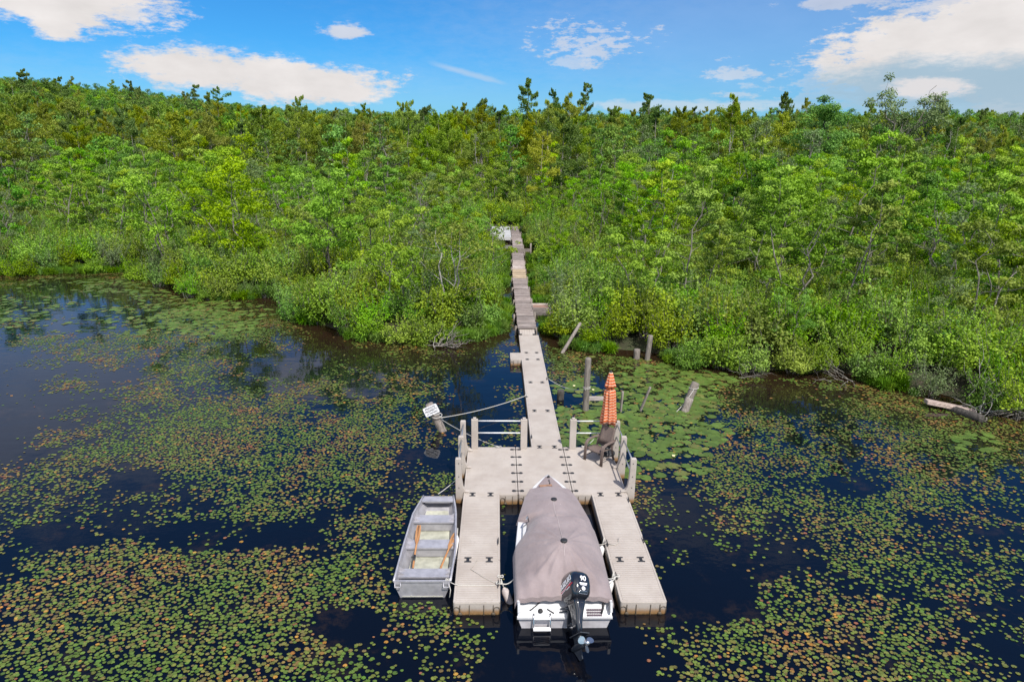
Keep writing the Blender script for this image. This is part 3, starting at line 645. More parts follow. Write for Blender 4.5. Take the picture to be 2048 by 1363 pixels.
lane = np.abs(X-bw_x(Y)); sc = r0*np.where(sd < .9, .78, np.where(sd < 2.5, .95, 1.05))*np.where((lane < 2.4) & (Y < 66), .72, 1.)*np.where(sd > 6, .82, 1.)*(1+.35*sstep(40, 75, Y))
vv = rgp.choice(5, len(X), p=[.34, .24, .26, .11, .05]); rz = rgp.random(len(X))*6.28
vis = (px > -30) & (px < 2078); order = np.argsort(w/sc + 1e3*(~vis)+2.2*np.maximum(sd-3, 0)); near = order[:285]; far = order[285:]
for i in near:
    lb = '%s shrub %s, %s' % (SHRUB_V[vv[i]][4], 'at the water' if sd[i] < 1.6 else 'set back in the thicket', zone(px[i]))
    plant('shrub', SHRUB_V[vv[i]][0], SHRUB_V[vv[i]][1], (X[i], Y[i], G[i]-.05), sc[i], rz[i], lb, 'shrub', 'shrubs on the bank: '+lb, ('foliage', 'stems'))
scatter('shrub_thicket', np.c_[X[far], Y[far], G[far]-.05], rz[far], sc[far], vv[far], [leaf_joint('thicket_shrub', v[5], v[6], M_BARK) for v in SHRUB_V], 'unbroken thicket of swamp shrubs filling the ground between bank and wood')
rg = np.random.default_rng(141); gp = []; ga = []; gt = []
for _ in range(26): 
    q = rg.random(9)*6.283; rr = rg.random(9)**.5*.28
    gp.append(np.stack([rr*np.cos(q)*.7, rr*np.sin(q)*.7, np.full(9, .2)+rg.normal(0, .05, 9)], -1)); ga.append(np.stack([rr*np.cos(q), rr*np.sin(q), np.full(9, .6)], -1)); gt.append(rg.random(9))
gm = [leaf_mesh('sedge_tuft', np.concatenate(gp)*[k, k, 1], .55, .035, np.concatenate(gt), .1, None, rg, (M_GRASS,), None, np.concatenate(ga)*2) for k in (1., 1.3)]
X, Y = jitter_points(-60, 40, 0, 64, .42, rg); sd = shore_sd(X, Y); k = (sd > -.05) & (sd < 1.5) & in_view(X, Y, .3, 30) & clear_of_walk(X, Y, .1) & (fbm(X+300, Y+300, 3., 33, 3) > .52); X, Y = X[k], Y[k]
scatter('bank_sedge', np.c_[X, Y, np.maximum(ground_z(X, Y), -.02)], rg.random(len(X))*6.28, rg.uniform(.6, 1.35, len(X)), rg.integers(0, 2, len(X)), gm, 'grassy sedge fringing the water along the banks')
print('trees', len(taken), 'rest', len(rest), 'shrubs far', len(far))

# ------------------------------------------------------------------ floating dock
def dock_mat():
    m, t, p = mat('beige_dock_plastic'); pos = t.n('ShaderNodeNewGeometry').outputs['Position']
    z = t.n('ShaderNodeSeparateXYZ'); t.put(z.inputs[0], pos); n = t.noise(pos, 1.3, 6., .65); n2 = t.noise(pos, 14., 4., .6)
    c = t.mix(t.ss(n, .3, .7), (.365, .318, .28, 1), (.44, .395, .355, 1)); c = t.mix(t.m('MULTIPLY', t.m('MULTIPLY', t.ss(n2, .56, .76), t.ss(n, .4, .6)), .45), c, (.25, .21, .175, 1))
    # algae line left by the water, ragged along its upper edge
    lv = t.m('ADD', z.outputs[2], t.m('MULTIPLY', t.m('SUBTRACT', n2, .5), .09))
    st = t.m('SUBTRACT', 1., t.ss(lv, .05, .2)); c = t.mix(t.m('MULTIPLY', st, .88), c, (.26, .13, .035, 1))
    c = t.mix(t.m('SUBTRACT', 1., t.ss(lv, .0, .035)), c, (.12, .075, .03, 1))
    t.put(p.inputs['Base Color'], c); p.inputs['Roughness'].default_value = .62; p.inputs['Specular IOR Level'].default_value = .3
    t.put(p.inputs['Normal'], t.bump(n2, .004)); return m
M_DOCK = dock_mat()
M_BLACK = plain('black_rubber', (.022, .022, .024), .6)
M_WRAIL = plain('white_tube', (.72, .72, .72), .35)
M_GALV = plain('galvanised_tube', (.42, .44, .46), .35, .7)
M_ROPE = plain('white_rope', (.50, .48, .44), .85, scale=60.)
M_OLDROPE = plain('old_grey_rope', (.40, .37, .33), .9, scale=60.)
def rot2(x, y, c, on): return (c[0]+(y if on else x), c[1]+(x if on else y))
def dock_section(x0, x1, y0, y1, along_y=False):
    """one hollow plastic float: ribbed top, chamfered rim, pockets moulded into the sides"""
    mb = MB(); zt = DECK; c = ((x0+x1)/2, (y0+y1)/2); g = .006
    hx, hy = (x1-x0)/2-g, (y1-y0)/2-g
    mb.loft([[(c[0]+u, c[1]+v, z) for u, v in rbox(hx-q, hy-q, .05, 3)] for z, q in ((-.14, .05), (-.1, .012), (.22, 0), (zt-.022, 0), (zt-.008, .006))], smooth=False)
    # top: ribs across with narrow grooves, a plain rim round them
    L = (x1-x0 if along_y else y1-y0)/2-.07; Wd = (y1-y0 if along_y else x1-x0)/2-.07; n = int(L*2/.076); s = L*2/n
    for i in range(n):
        a = -L+i*s+.006; b = -L+(i+1)*s-.006
        if along_y: P = [(c[0]+a, c[1]-Wd), (c[0]+b, c[1]-Wd), (c[0]+b, c[1]+Wd), (c[0]+a, c[1]+Wd)]
        else: P = [(c[0]-Wd, c[1]+a), (c[0]+Wd, c[1]+a), (c[0]+Wd, c[1]+b), (c[0]-Wd, c[1]+b)]
        mb.prism(P, zt-.02, zt, lambda u, v, d: (u, v, d))
    e = .055
    for P in ([(x0+g+.008, y0+g+.008), (x1-g-.008, y0+g+.008), (x1-g-.008, y0+e), (x0+g+.008, y0+e)], [(x0+g+.008, y1-e), (x1-g-.008, y1-e), (x1-g-.008, y1-g-.008), (x0+g+.008, y1-g-.008)],
              [(x0+g+.008, y0+e), (x0+e, y0+e), (x0+e, y1-e), (x0+g+.008, y1-e)], [(x1-e, y0+e), (x1-g-.008, y0+e), (x1-g-.008, y1-e), (x1-e, y1-e)]):
        mb.prism(P, zt-.02, zt, lambda u, v, d: (u, v, d))
    return mb
def side_details(x0, x1, y, parent):
    """moulded arches, seams and tie-down holes on a face that looks towards the pond"""
    lines = MB(); n = round((x1-x0)/.508)
    for i in range(n):
        cx = x0+(i+.5)*(x1-x0)/n
        for s in (-1, 1):
            lines.box((cx+s*.10, y-.004, .13), (.012, .012, .26))
        lines.lathe([(.045, -.01), (.045, .012)], (cx+.10*(1 if i % 2 else -1), y-.004, .035), 10, Matrix.Rotation(R(90), 3, 'X'))
        ax = cx+.175*(1 if i % 2 else -1)
        lines.tube([(ax-.06, y-.003, .02), (ax-.06, y-.003, .16), (ax-.045, y-.003, .195), (ax, y-.003, .212), (ax+.045, y-.003, .195), (ax+.06, y-.003, .16), (ax+.06, y-.003, .02)], .0065, 5)
    lines.build('moulded_pocket', plain('dark_seam', (.10, .075, .05), .8), parent)
def coupler_h(x, y, parent, along_y=False):
    mb = MB(); q = lambda u, v, d: (x+(v if along_y else u), y+(u if along_y else v), DECK+d)
    P = [(-.085, -.10), (.085, -.10), (.085, -.062), (.035, -.045), (.035, .045), (.085, .062), (.085, .10), (-.085, .10), (-.085, .062), (-.035, .045), (-.035, -.045), (-.085, -.062)]
    mb.prism(P, -.004, .012, q); mb.build('coupler', M_BLACK, parent, .008)
def coupler_bone(x, y, parent):
    mb = MB()
    for s in (-1, 1): mb.lathe([(.058, -.004), (.058, .008), (.045, .014)], (x+s*.115, y, DECK), 14)
    mb.box((x, y, DECK+.003), (.2, .035, .016)); mb.build('coupler', M_BLACK, parent)
dock = empty('floating_dock', (0, 0, 0), 0, 'beige plastic floating dock of ribbed sections with a long walkway and two fingers', 'dock')
W1, W2, LN = .508, 1.524, 3.048
secs = [(-W1*1.5, W1*1.5, 0, LN, 0), (-W1*4.5, -W1*1.5, 0, LN, 0), (W1*1.5, W1*4.5, 0, LN, 0),
        (-W1*4.5, -W1*2.5, -LN, 0, 0), (-W1*4.5, -W1*2.5, -LN*1.5, -LN, 0), (W1*2.5, W1*4.5, -LN, 0, 0), (W1*2.5, W1*4.5, -LN*1.5, -LN, 0),
        (-W1*.5, W1*1.5, LN, 2*LN, 0), (-W1*.5, W1*1.5, 2*LN, 3*LN, 0), (-W1*.5, W1*1.5, 3*LN, 4*LN, 0), (-W1*1.5, W1*1.5, 4*LN, 4*LN+2*W1, 1), (-W1*.5, W1*1.5, 4*LN+2*W1, 5*LN+2*W1, 0)]
SO = []
for x0, x1, y0, y1, r in secs: SO.append(dock_section(x0, x1, y0, y1, bool(r)).build('deck_section', M_DOCK, dock))
for i, a, b, y in ((0, -W1*1.5, W1*1.5, 0), (1, -W1*2.5, -W1*1.5, 0), (2, W1*1.5, W1*2.5, 0), (4, -W1*4.5, -W1*2.5, -LN*1.5), (6, W1*2.5, W1*4.5, -LN*1.5), (10, -W1*1.5, -W1*.5, 4*LN)): side_details(a, b, y, SO[i])
for k in range(6):
    coupler_bone(-W1*1.5, .2+k*.53, SO[0]); coupler_bone(W1*1.5, .2+k*.53, SO[2])
for s in (-1, 1):
    for dx in (-.25, .25):
        coupler_h(s*W1*3.5+dx, 0, SO[3 if s < 0 else 5]); coupler_h(s*W1*3.5+dx, -LN, SO[4 if s < 0 else 6])
for y, i in ((LN, 7), (2*LN, 8), (3*LN, 9), (4*LN, 10), (4*LN+2*W1, 11)):
    for dx in (-.24, .24): coupler_h(W1*.5+dx, y, SO[i])
for x, y, i in ((-W1*2.5-.05, -2.35, 3), (W1*4.5-.04, -2.3, 5), (W1*4.5-.04, -.35, 5), (-W1*.5+.05, 3.75, 7), (-W1*.5+.05, 7.5, 8), (W1*1.5-.05, 9.5, 9), (-W1*2.5-.05, -4.0, 4), (W1*2.5+.06, -2.45, 5), (W1*2.5+.06, -3.75, 6)):
    mb = MB()
    for dy in (-.045, .045): mb.tube([(x, y+dy, DECK), (x, y+dy, DECK+.05)], .012, 6)
    mb.tube([(x, y-.13, DECK+.062), (x, y-.05, DECK+.052), (x, y+.05, DECK+.052), (x, y+.13, DECK+.062)], [.009, .014, .014, .009], 6); mb.build('cleat', M_BLACK, SO[i])
# short hinged ramp up to the wooden boardwalk
mb = MB()
for i in range(6): mb.box((.19+(i-2.5)*.128, 16.9-.28, DECK+.04), (.122, .75, .05), (R(8), 0, 0))
rp = mb.build('ramp', M_DOCK, dock); mb = MB()
for s in (-1, 1): mb.box((.19+s*.36, 16.24, DECK+.035), (.16, .08, .05)); mb.box((.19+s*.44, 16.75, DECK+.02), (.05, .3, .12))
mb.build('hinge', M_BLACK, rp)
# handrails
def side_post(x, y, s, parent):
    """moulded post bolted to the dock's side, with a foot that sweeps in over the deck; s = -1 left side, 1 right side"""
    P = [(.20, -.10), (.02, -.10), (.02, .0), (-.0, DECK+.012), (-.17, DECK+.012), (-.17, DECK+.035), (-.06, DECK+.06), (-.0, DECK+.17), (.035, DECK+.40), (.045, DECK+.70), (.045, DECK+1.0), (.06, DECK+1.03), (.2, DECK+1.03), (.215, DECK+1.0), (.215, .2)]
    mb = MB(); mb.prism(P, -.065, .065, lambda u, v, d: (x+s*u, y+d, v)); o = mb.build('post', M_DOCK, parent, .018)
    b = MB()
    for z in (DECK+.16, DECK+.5, DECK+.9): b.lathe([(.014, -.006), (.014, .006)], (x+s*.12, y-.067, z), 8, Matrix.Rotation(R(90), 3, 'X'))
    b.build('bolt', M_BLACK, o)
def back_post(x, y, parent):
    mb = MB(); mb.box((x, y, DECK+.5), (.21, .12, 1.0)); mb.box((x, y, DECK+1.025), (.10, .09, .06)); mb.build('post', M_DOCK, parent, .014)
def rail(a, b, parent, m): mb = MB(); mb.tube([a, b], .021, 8); mb.build('rail', m, parent)
def railing(label): o = empty('handrail', (0, 0, 0)); o.parent = dock; o['label'] = label; return o
h = railing('handrail on the left side of the dock with three curved posts'); XL = -W1*4.5
for y in (.15, 1.6, 2.75): side_post(XL, y, -1, h)
for a, b in ((.15, 1.6), (1.6, 2.75)):
    for z in (.93, .52): rail((XL-.12, a+.06, DECK+z), (XL-.12, b-.06, DECK+z), h, M_GALV)
h = railing('handrail on the right side of the dock with three curved posts')
for y in (.15, 1.6, 2.75): side_post(-XL, y, 1, h)
for a, b in ((.15, 1.6), (1.6, 2.75)):
    for z in (.93, .52): rail((-XL+.12, a+.06, DECK+z), (-XL+.12, b-.06, DECK+z), h, M_GALV)
h = railing('white-railed barrier at the back left of the dock'); back_post(-2.06, 2.95, h); back_post(-.50, 2.95, h)
for z in (.94, .53): rail((-1.96, 2.95, DECK+z), (-.6, 2.95, DECK+z), h, M_WRAIL)
h = railing('white-railed barrier at the back right of the dock'); back_post(1.06, 2.95, h); back_post(2.08, 2.95, h)
for z in (.94, .53): rail((1.16, 2.95, DECK+z), (1.98, 2.95, DECK+z), h, M_WRAIL)

# ------------------------------------------------------------------ wooden boardwalk, pale platform, box
M_PLANK = wood_mat('weathered_plank', (.15, .125, .115), (.37, .325, .305), (.42, .39, .375), (.8, 9, 9))
M_POSTW = wood_mat('weathered_post', (.12, .10, .085), (.31, .27, .24), (.10, .085, .07), (9, 9, 1.))
def boardwalk():
    e = empty('boardwalk', (0, 0, 0), 0, 'long weathered grey plank boardwalk winding back through the shrubs from the floating dock', 'boardwalk'); rg = np.random.default_rng(71)
    cuts = [16.9, 19.6, 23.0, 26.5, 30.2, 34., 38., 42.4, 46.5, 51., 56., 62.]
    for si, (a, b) in enumerate(zip(cuts[:-1], cuts[1:])):
        mb = MB(); tone = rg.uniform(.78, 1.08)*(1.45 if 4 <= si <= 5 else 1.); warm = (1.02, .97, .95) if si != 4 else (1.12, 1.0, .72); y = a; ox = rg.normal()*.03; zz = .50+rg.normal()*.02; tilt = rg.normal()*.01
        while y < b-.05:
            q = tone*rg.uniform(.62, 1.3); mb.cur = (q*warm[0], q*warm[1], q*warm[2]); w = .98*rg.uniform(.95, 1.03)*(1-.06*sstep(50, 62, y)); mb.box((bw_x(y)+ox+rg.normal()*.012, y+.07, zz+rg.normal()*.004), (w, .132, .035), (0, tilt, rg.normal()*.012)); y += .142
        seg = mb.build('deck_panel', M_PLANK, e); mb = MB(); mb.cur = (.7, .7, .7)
        for s in (-1, 1): mb.tube([(bw_x(a)+ox+s*.41, a, zz-.1), (bw_x(b)+ox+s*.41, b-.02, zz-.1)], .035, 4)
        mb.build('stringer', M_PLANK, seg)
        for s in (-1, 1):
            mb = MB(); px = bw_x(a)+s*.56; mb.tube([(px, a+.4, -.6), (px+rg.normal()*.03, a+.4, .42+rg.uniform(0, .2))], .055, 8); mb.build('post', M_POSTW, e)
    mb = MB(); mb.box((.72, 43.1, .66), (1.9, .09, .12)); mb.box((.72, 42.4, .62), (1.9, .09, .12)); mb.build('cross_beam', M_POSTW, e)
    mb = MB(); mb.tube([(1.62, 43.1, -.4), (1.64, 43.1, 1.2)], .075, 8); mb.build('post', M_POSTW, e)
boardwalk()
M_PALEP = wood_mat('pale_boards', (.33, .33, .335), (.50, .50, .50), None, (1, 9, 9))
e = empty('pale_platform', (0, 0, 0), 0, 'pale grey-white boarded platform at the far end of the boardwalk', 'platform'); mb = MB(); rg = np.random.default_rng(72)
for k in range(40):
    q = rg.uniform(.85, 1.1); mb.cur = (q, q, q); mb.box((-1.0, 52.2+k*.225, .56), (2.16, .21, .05))
mb.build('deck_boards', M_PALEP, e); mb = MB(); mb.cur = (1.2, 1.2, 1.2); mb.box((-.98, 52.0, .42), (2.12, .08, .34)); mb.build('front_board', M_PALEP, e); mb = MB()
for x in (-1.9, -.1):
    for y in (52.3, 56.5, 60.8): mb.tube([(x, y, -.5), (x, y, .54)], .07, 7)
mb.build('support_posts', M_POSTW, e)
e = empty('wooden_box', (0, 0, 0), 0, 'low weathered wooden box standing in the water right of the boardwalk', 'box'); mb = MB()
for z, q in ((.06, .55), (.22, .8), (.38, .95)): mb.cur = (q, q, q); mb.box((1.35, 21.66, z), (1.26, .05, .15))
mb.build('front_boards', M_PLANK, e); mb = MB(); mb.cur = (.8, .8, .8)
for x in (.74, 1.96): mb.box((x, 22.1, .2), (.05, .83, .5))
mb.build('side_board', M_PLANK, e); mb = MB(); mb.cur = (1.05, .72, .58)
for k in range(6): mb.box((1.35, 21.76+k*.135, .40), (1.16, .128, .03))
mb.build('lid', M_PLANK, e); mb = MB(); mb.cur = (2.1, 2.1, 2.0); mb.box((1.35, 22.56, .44), (1.3, .08, .12)); mb.build('back_board', M_PLANK, e)

# ------------------------------------------------------------------ old posts, sign, driftwood
def post(name, base, top, r, label, cat='post', m=None, flat=False, rag=True, seed=0):
    rg = np.random.default_rng(900+seed); b = Vector(base); t_ = Vector(top)-b; b2 = b - t_*.35; mb = MB(); q = rg.uniform(.8, 1.15); mb.cur = (q, q, q)
    if flat: mb.tube([b2, b, b+t_*.6, b+t_*.93, b+t_], [r, r, r*.97, r*.9, r*.55 if rag else r*.9], 8, True, r*.45)
    else: mb.tube([b2, b, b+t_*.3, b+t_*.6, b+t_*.97, b+t_], [r*1.03, r*1.02, r*.98, r, r*.97, r*.8], 12)
    o = mb.build(name, m or M_POSTW); return tag(o, label, cat)
post('mooring_post', (2.0, 6.94, 0), (2.02, 6.96, 2.08), .12, 'tall weathered round post right of the walkway, tied with a rope')
mb = MB(); mb.cur = (1.5, 1.5, 1.55); mb.box((2.58, 7.1, .42), (.98, .05, .16)); tag(mb.build('plank', M_PLANK), 'grey plank fixed level to the tall post behind the orange umbrella', 'plank')
post('wooden_stake', (3.32, 6.85, 0), (3.36, 6.87, .8), .1, 'flat upright broken stake right of the orange umbrella', flat=True, seed=1)
post('wooden_stake', (4.10, 6.96, 0), (4.42, 7.0, .93), .1, 'flat pale stake leaning right, among the large lily pads', flat=True, seed=2)
post('wooden_post', (5.24, 13.41, 0), (5.24, 13.43, .46), .15, 'short sawn post beside a taller one against the right bank', seed=3)
post('wooden_post', (5.69, 13.19, 0), (5.78, 13.21, 1.2), .12, 'taller pale post standing against the right bank', seed=4)
post('wooden_post', (5.78, 6.9, 0), (5.95, 6.98, .5), .15, 'dark leaning post stub in the lily pads, nearer of a pair', seed=5)
post('wooden_post', (6.22, 8.0, 0), (6.48, 8.1, .72), .16, 'dark leaning post stub with a rope tied round it, farther of a pair', seed=6)
post('tree_stump', (1.15, 8.1, -.05), (1.16, 8.12, .38), .14, 'small rotten brown stump beside the walkway with green sprigs', 'stump', M_DBARK, seed=7)
post('fallen_log', (1.82, 14.3, 0), (2.75, 15.2, 1.25), .085, 'leaning dead grey log on the bank right of the walkway', 'log', seed=8)
# sign on its leaning post
post('sign_post', (-3.27, 5.05, 0), (-3.72, 5.12, .98), .15, 'thick weathered post leaning left, carrying the white sign', seed=9)
M_SIGN = plain('white_sign_metal', (.74, .74, .76), .4, vary=.04); M_INK = plain('black_ink', (.05, .05, .055), .6)
def text_mesh(txt, size, m, name, parent, M, extrude=.0015, shear=0., bold=0.):
    cu = bpy.data.curves.new(name, 'FONT'); cu.body = txt; cu.size = size; cu.align_x = 'CENTER'; cu.align_y = 'CENTER'; cu.extrude = extrude; cu.shear = shear; cu.offset = bold
    o = bpy.data.objects.new(name, cu); COL.objects.link(o); dg = bpy.context.evaluated_depsgraph_get(); me = bpy.data.meshes.new_from_object(o.evaluated_get(dg)); bpy.data.objects.remove(o)
    me.transform(M); me.materials.clear(); me.materials.append(m); return link(name, me, parent)
sg = empty('warning_sign', (0, 0, 0), 0, 'white rounded sign reading PRIVATE PROPERTY nailed to the leaning post', 'sign')
ax = Vector((-.45, .07, .98)).normalized(); nrm = Vector((.02, -1, .10)); nrm = (nrm-ax*nrm.dot(ax)).normalized(); rt = ax.cross(-nrm).normalized() if False else nrm.cross(ax)*-1
cpos = Vector((-3.27, 5.05, 0)) + Vector((-.45, .07, .98))*.80 + nrm*.165
MS = Matrix.Translation(cpos) @ Matrix((( -rt.x, ax.x, nrm.x), (-rt.y, ax.y, nrm.y), (-rt.z, ax.z, nrm.z))).to_4x4()
if MS.to_3x3().determinant() < 0: MS = Matrix.Translation(cpos) @ Matrix(((rt.x, ax.x, nrm.x), (rt.y, ax.y, nrm.y), (rt.z, ax.z, nrm.z))).to_4x4()
mb = MB(); mb.prism(rbox(.255, .165, .04), -.004, .004, lambda u, v, d: MS @ Vector((u, v, d))); mb.build('panel', M_SIGN, sg)
for i, (tx, sz, yy) in enumerate((('PRIVATE', .098, .09), ('PROPERTY', .092, -.005), ('NO TRESPASSING', .05, -.095))): text_mesh(tx, sz, M_INK, 'lettering', sg, MS @ Matrix.Translation((0, yy, .0055)), bold=.0015)
mb = MB()
for u, v in ((-.2, -.13), (.21, .02), (.0, -.14)): mb.lathe([(.008, 0), (.008, .006)], MS @ Vector((u, v, .004)), 8)
mb.build('nails', M_INK, sg)
# driftwood, roots and brush on the banks
def brush(name, base, n, spread, ln, seed, label, cat, m, lean=(0, 0, 1), r=.03):
    rg = np.random.default_rng(seed); mb = MB(); B = np.array(base, float)
    for i in range(n):
        d = np.array(lean)+rg.normal(size=3)*spread; d /= np.linalg.norm(d); d[2] = abs(d[2])*.9+.02; L = ln*rg.uniform(.5, 1.1); s = B+rg.normal(size=3)*np.array([.3, .2, .05]); rr = r*rg.uniform(.5, 1.1)
        P = limb(mb, s, s+d*L, rr, rr*.2, rg, .06, 5, 5)
        for k in range(3): q = P[2+k]; limb(mb, q, q+(d+rg.normal(size=3)*.7)*L*.3, rr*.4, rr*.12, rg, .06, 3, 4)
    return tag(mb.build(name, m), label, cat)
brush('driftwood', at(1960, 825, .1), 12, .5, 2.3, 81, 'bleached driftwood branches sticking up at the right bank', 'driftwood', M_PALE, (.45, .25, .9), .02)
brush('driftwood', at(1985, 830, .05), 12, .8, 1.2, 82, 'tangle of pale roots at the water on the right bank', 'driftwood', M_BARK, (.3, 0, .25), .035)
brush('driftwood', at(1500, 750, .1), 10, .8, 1.1, 83, 'small pale brush pile at the foot of the bank right of the posts', 'driftwood', M_BARK, (-.3, -.3, .5), .02)
brush('driftwood', at(1690, 760, .1), 10, .9, 1.5, 84, 'grey fallen branches lying along the middle of the right bank', 'driftwood', M_BARK, (-.7, -.1, .25), .022)
brush('root_tangle', at(890, 690, .1), 16, .9, 1.1, 85, 'brown upturned roots under the pale-stemmed tree at the point', 'roots', M_BARK, (.3, -.4, .3), .04)
brush('driftwood', at(470, 540, .1), 9, .9, 1.6, 86, 'bare grey branches lying along the left cove bank', 'driftwood', M_BARK, (-.7, -.1, .25), .03)
mb = MB(); mb.cur = (1.5, 1.35, 1.25); c = at(1900, 812, .12); mb.box(tuple(c), (1.7, .5, .16), (R(-8), R(6), R(-20))); tag(mb.build('old_timber', M_PLANK, None, .03), 'flat brownish timber stranded at the water on the right bank', 'timber')
post('fallen_log', tuple(at(1915, 822, .05)), tuple(at(1965, 838, .12)), .17, 'wet brown log half sunk by the driftwood on the right bank', 'log', M_DBARK, seed=10)

# ------------------------------------------------------------------ aluminium jon boat with two oars
M_ALU = plain('dull_aluminium', (.42, .41, .44), .45, .35, .14, 5., .002)
M_ALUF = plain('stained_boat_floor', (.38, .38, .31), .6, .0, .22, 4.)
M_OAR = wood_mat('varnished_oar', (.30, .13, .05), (.50, .26, .11), None, (9, 1, 9))
def jon_boat():
    z0 = .43; e = empty('jon_boat', (0, 0, 0), 0, 'open grey aluminium jon boat with three bench seats moored left of the dock', 'boat')
    L = [at(*p, z0) for p in ((847, 991), (826, 1027), (806, 1093), (787, 1163))]; Rr = [at(*p, z0) for p in ((907, 991), (912, 1022), (911, 1100), (900, 1166))]
    xl = lambda y: np.interp(-y, [-p[1] for p in L], [p[0] for p in L]); xr = lambda y: np.interp(-y, [-p[1] for p in Rr], [p[0] for p in Rr])
    Y0, Y1 = L[0][1], -4.0; ys = list(np.linspace(Y0, Y1, 13))
    def hull(off, zf):
        rings = []
        for y in ys:
            t = (Y0-y)/(Y0-Y1); zb = zf + .24*max(0, 1-t/.3)**1.6; a, b = xl(y)+off, xr(y)-off; q = .15*(1-.25*max(0, 1-t/.3)); yb = y+.03*(t > .99)
            rings.append([(a, y, z0), (a+.02, y, z0-.12), (a+q, yb, zb), ((a+b)/2, yb, zb), (b-q, yb, zb), (b-.02, y, z0-.12), (b, y, z0)])
        return rings
    mb = MB(); A = hull(0, -.06); ys = [min(Y0-.03, max(Y1+.03, y)) for y in ys]; B = hull(.025, -.02); ys = list(np.linspace(Y0, Y1, 13)); mb.loft(A, False, False, False); mb.loft([r[::-1] for r in B], False, False, False)
    for rg_ in (A, B):
        mb.add(rg_[0], [(0, 1, 2, 3, 4, 5, 6)]); mb.add(rg_[-1], [(6, 5, 4, 3, 2, 1, 0)])
    mb.build('hull', M_ALU, e)
    gw = MB()
    for f in (xl, xr): gw.tube([(f(y), y, z0+.008) for y in ys], .026, 6)
    gw.box(((xl(Y1)+xr(Y1))/2, Y1, z0+.005), (xr(Y1)-xl(Y1), .04, .035)); gw.build('gunwale', M_ALU, e)
    fl = MB(); fl.add([p for y in ys[1:] for p in ((xl(y)+.17, y, .035+.2*max(0, 1-((Y0-y)/(Y0-Y1))/.3)**1.6), (xr(y)-.17, y, .035+.2*max(0, 1-((Y0-y)/(Y0-Y1))/.3)**1.6))], [(2*i, 2*i+1, 2*i+3, 2*i+2) for i in range(len(ys)-2)])
    for q in (.3, .7): fl.add([(xl(y)+(xr(y)-xl(y))*q+s*.012, y, .05+.2*max(0, 1-((Y0-y)/(Y0-Y1))/.3)**1.6) for y in ys[1:] for s in (-1, 1)], [(2*i, 2*i+1, 2*i+3, 2*i+2) for i in range(len(ys)-2)])
    fl.build('floor', M_ALUF, e)
    def bench(name, r0, r1, zt, face):
        a = at(860, r0, zt)[1]; b = at(860, r1, zt)[1]; mb = MB(); c = 0
        vs = [(xl(y)+.03, y, zt) if s == 0 else (xr(y)-.03, y, zt) for y in (a, b) for s in (0, 1)]
        mb.add(vs, [(0, 2, 3, 1)]); lo = max(.05, zt-face)
        mb.add([vs[2], vs[3], (vs[3][0]-.11, b+.03, lo), (vs[2][0]+.11, b+.03, lo)], [(0, 3, 2, 1)]); mb.add([vs[0], vs[1], (vs[1][0]-.11, a-.03, lo), (vs[0][0]+.11, a-.03, lo)], [(0, 1, 2, 3)])
        mb.box(((vs[2][0]+vs[3][0])/2, b-.012, zt-.015), (vs[3][0]-vs[2][0]-.01, .024, .034)); s = mb.build(name, M_ALU, e)
        k = MB()
        for x, d in ((vs[0][0], 1), (vs[1][0], -1)):
            for y in (a-.06, b+.07): k.prism([(0, 0), (.14*d, 0), (0, .09)], -.004, .004, lambda u, v, w: (x+u, y+w, zt+.004+v))
        if name == 'seat': k.build('seat_bracket', M_ALU, s)
    bench('bow_deck', 992, 1001, .425, .09)
    for r0, r1 in ((1029, 1043), (1078, 1094), (1136, 1152)): bench('seat', r0, r1, .33, .27)
    for x in (xl(Y1)+.09, xr(Y1)-.09):
        mb = MB(); mb.tube([(x-.06, Y1-.03, z0-.02), (x-.06, Y1-.07, z0-.1), (x+.06, Y1-.07, z0-.1), (x+.06, Y1-.03, z0-.02)], .012, 6); mb.box((x, Y1-.012, z0-.03), (.15, .02, .06)); mb.build('corner_handle', M_ALU, e)
    def oar(p, q, label, sleeve):
        a, b = Vector(at(*p, .40)), Vector(at(*q, .30)); o = empty('oar', (0, 0, 0), 0, label, 'oar', 'oars in the jon boat'); d = b-a
        mb = MB(); mb.cur = (1, 1, 1); mb.tube([a+d*t for t in (.0, .5, 1.0)], [.02, .023, .023], 8); mb.build('shaft', M_OAR, o)
        s = d.cross(Vector((0, 0, 1))).normalized(); mb = MB(); mb.cur = (.95, .95, .95)
        mb.loft([[a+d*t+s*w+Vector((0, 0, h)), a+d*t+s*w-Vector((0, 0, h)), a+d*t-s*w-Vector((0, 0, h)), a+d*t-s*w+Vector((0, 0, h))] for t, w, h in ((-.02, .045, .005), (.1, .062, .008), (.34, .055, .012), (.44, .024, .02))], smooth=False); mb.build('blade', M_OAR, o, .004)
        if sleeve: mb = MB(); mb.tube([a+d*.72, a+d*.85], .028, 8); mb.build('sleeve', M_BLACK, o)
    oar((838, 1051), (826, 1135), 'left wooden oar with a black sleeve lying across the jon boat seats', True)
    oar((910, 1067), (881, 1136), 'right wooden oar slanting along the dock side of the jon boat', False)
jon_boat()

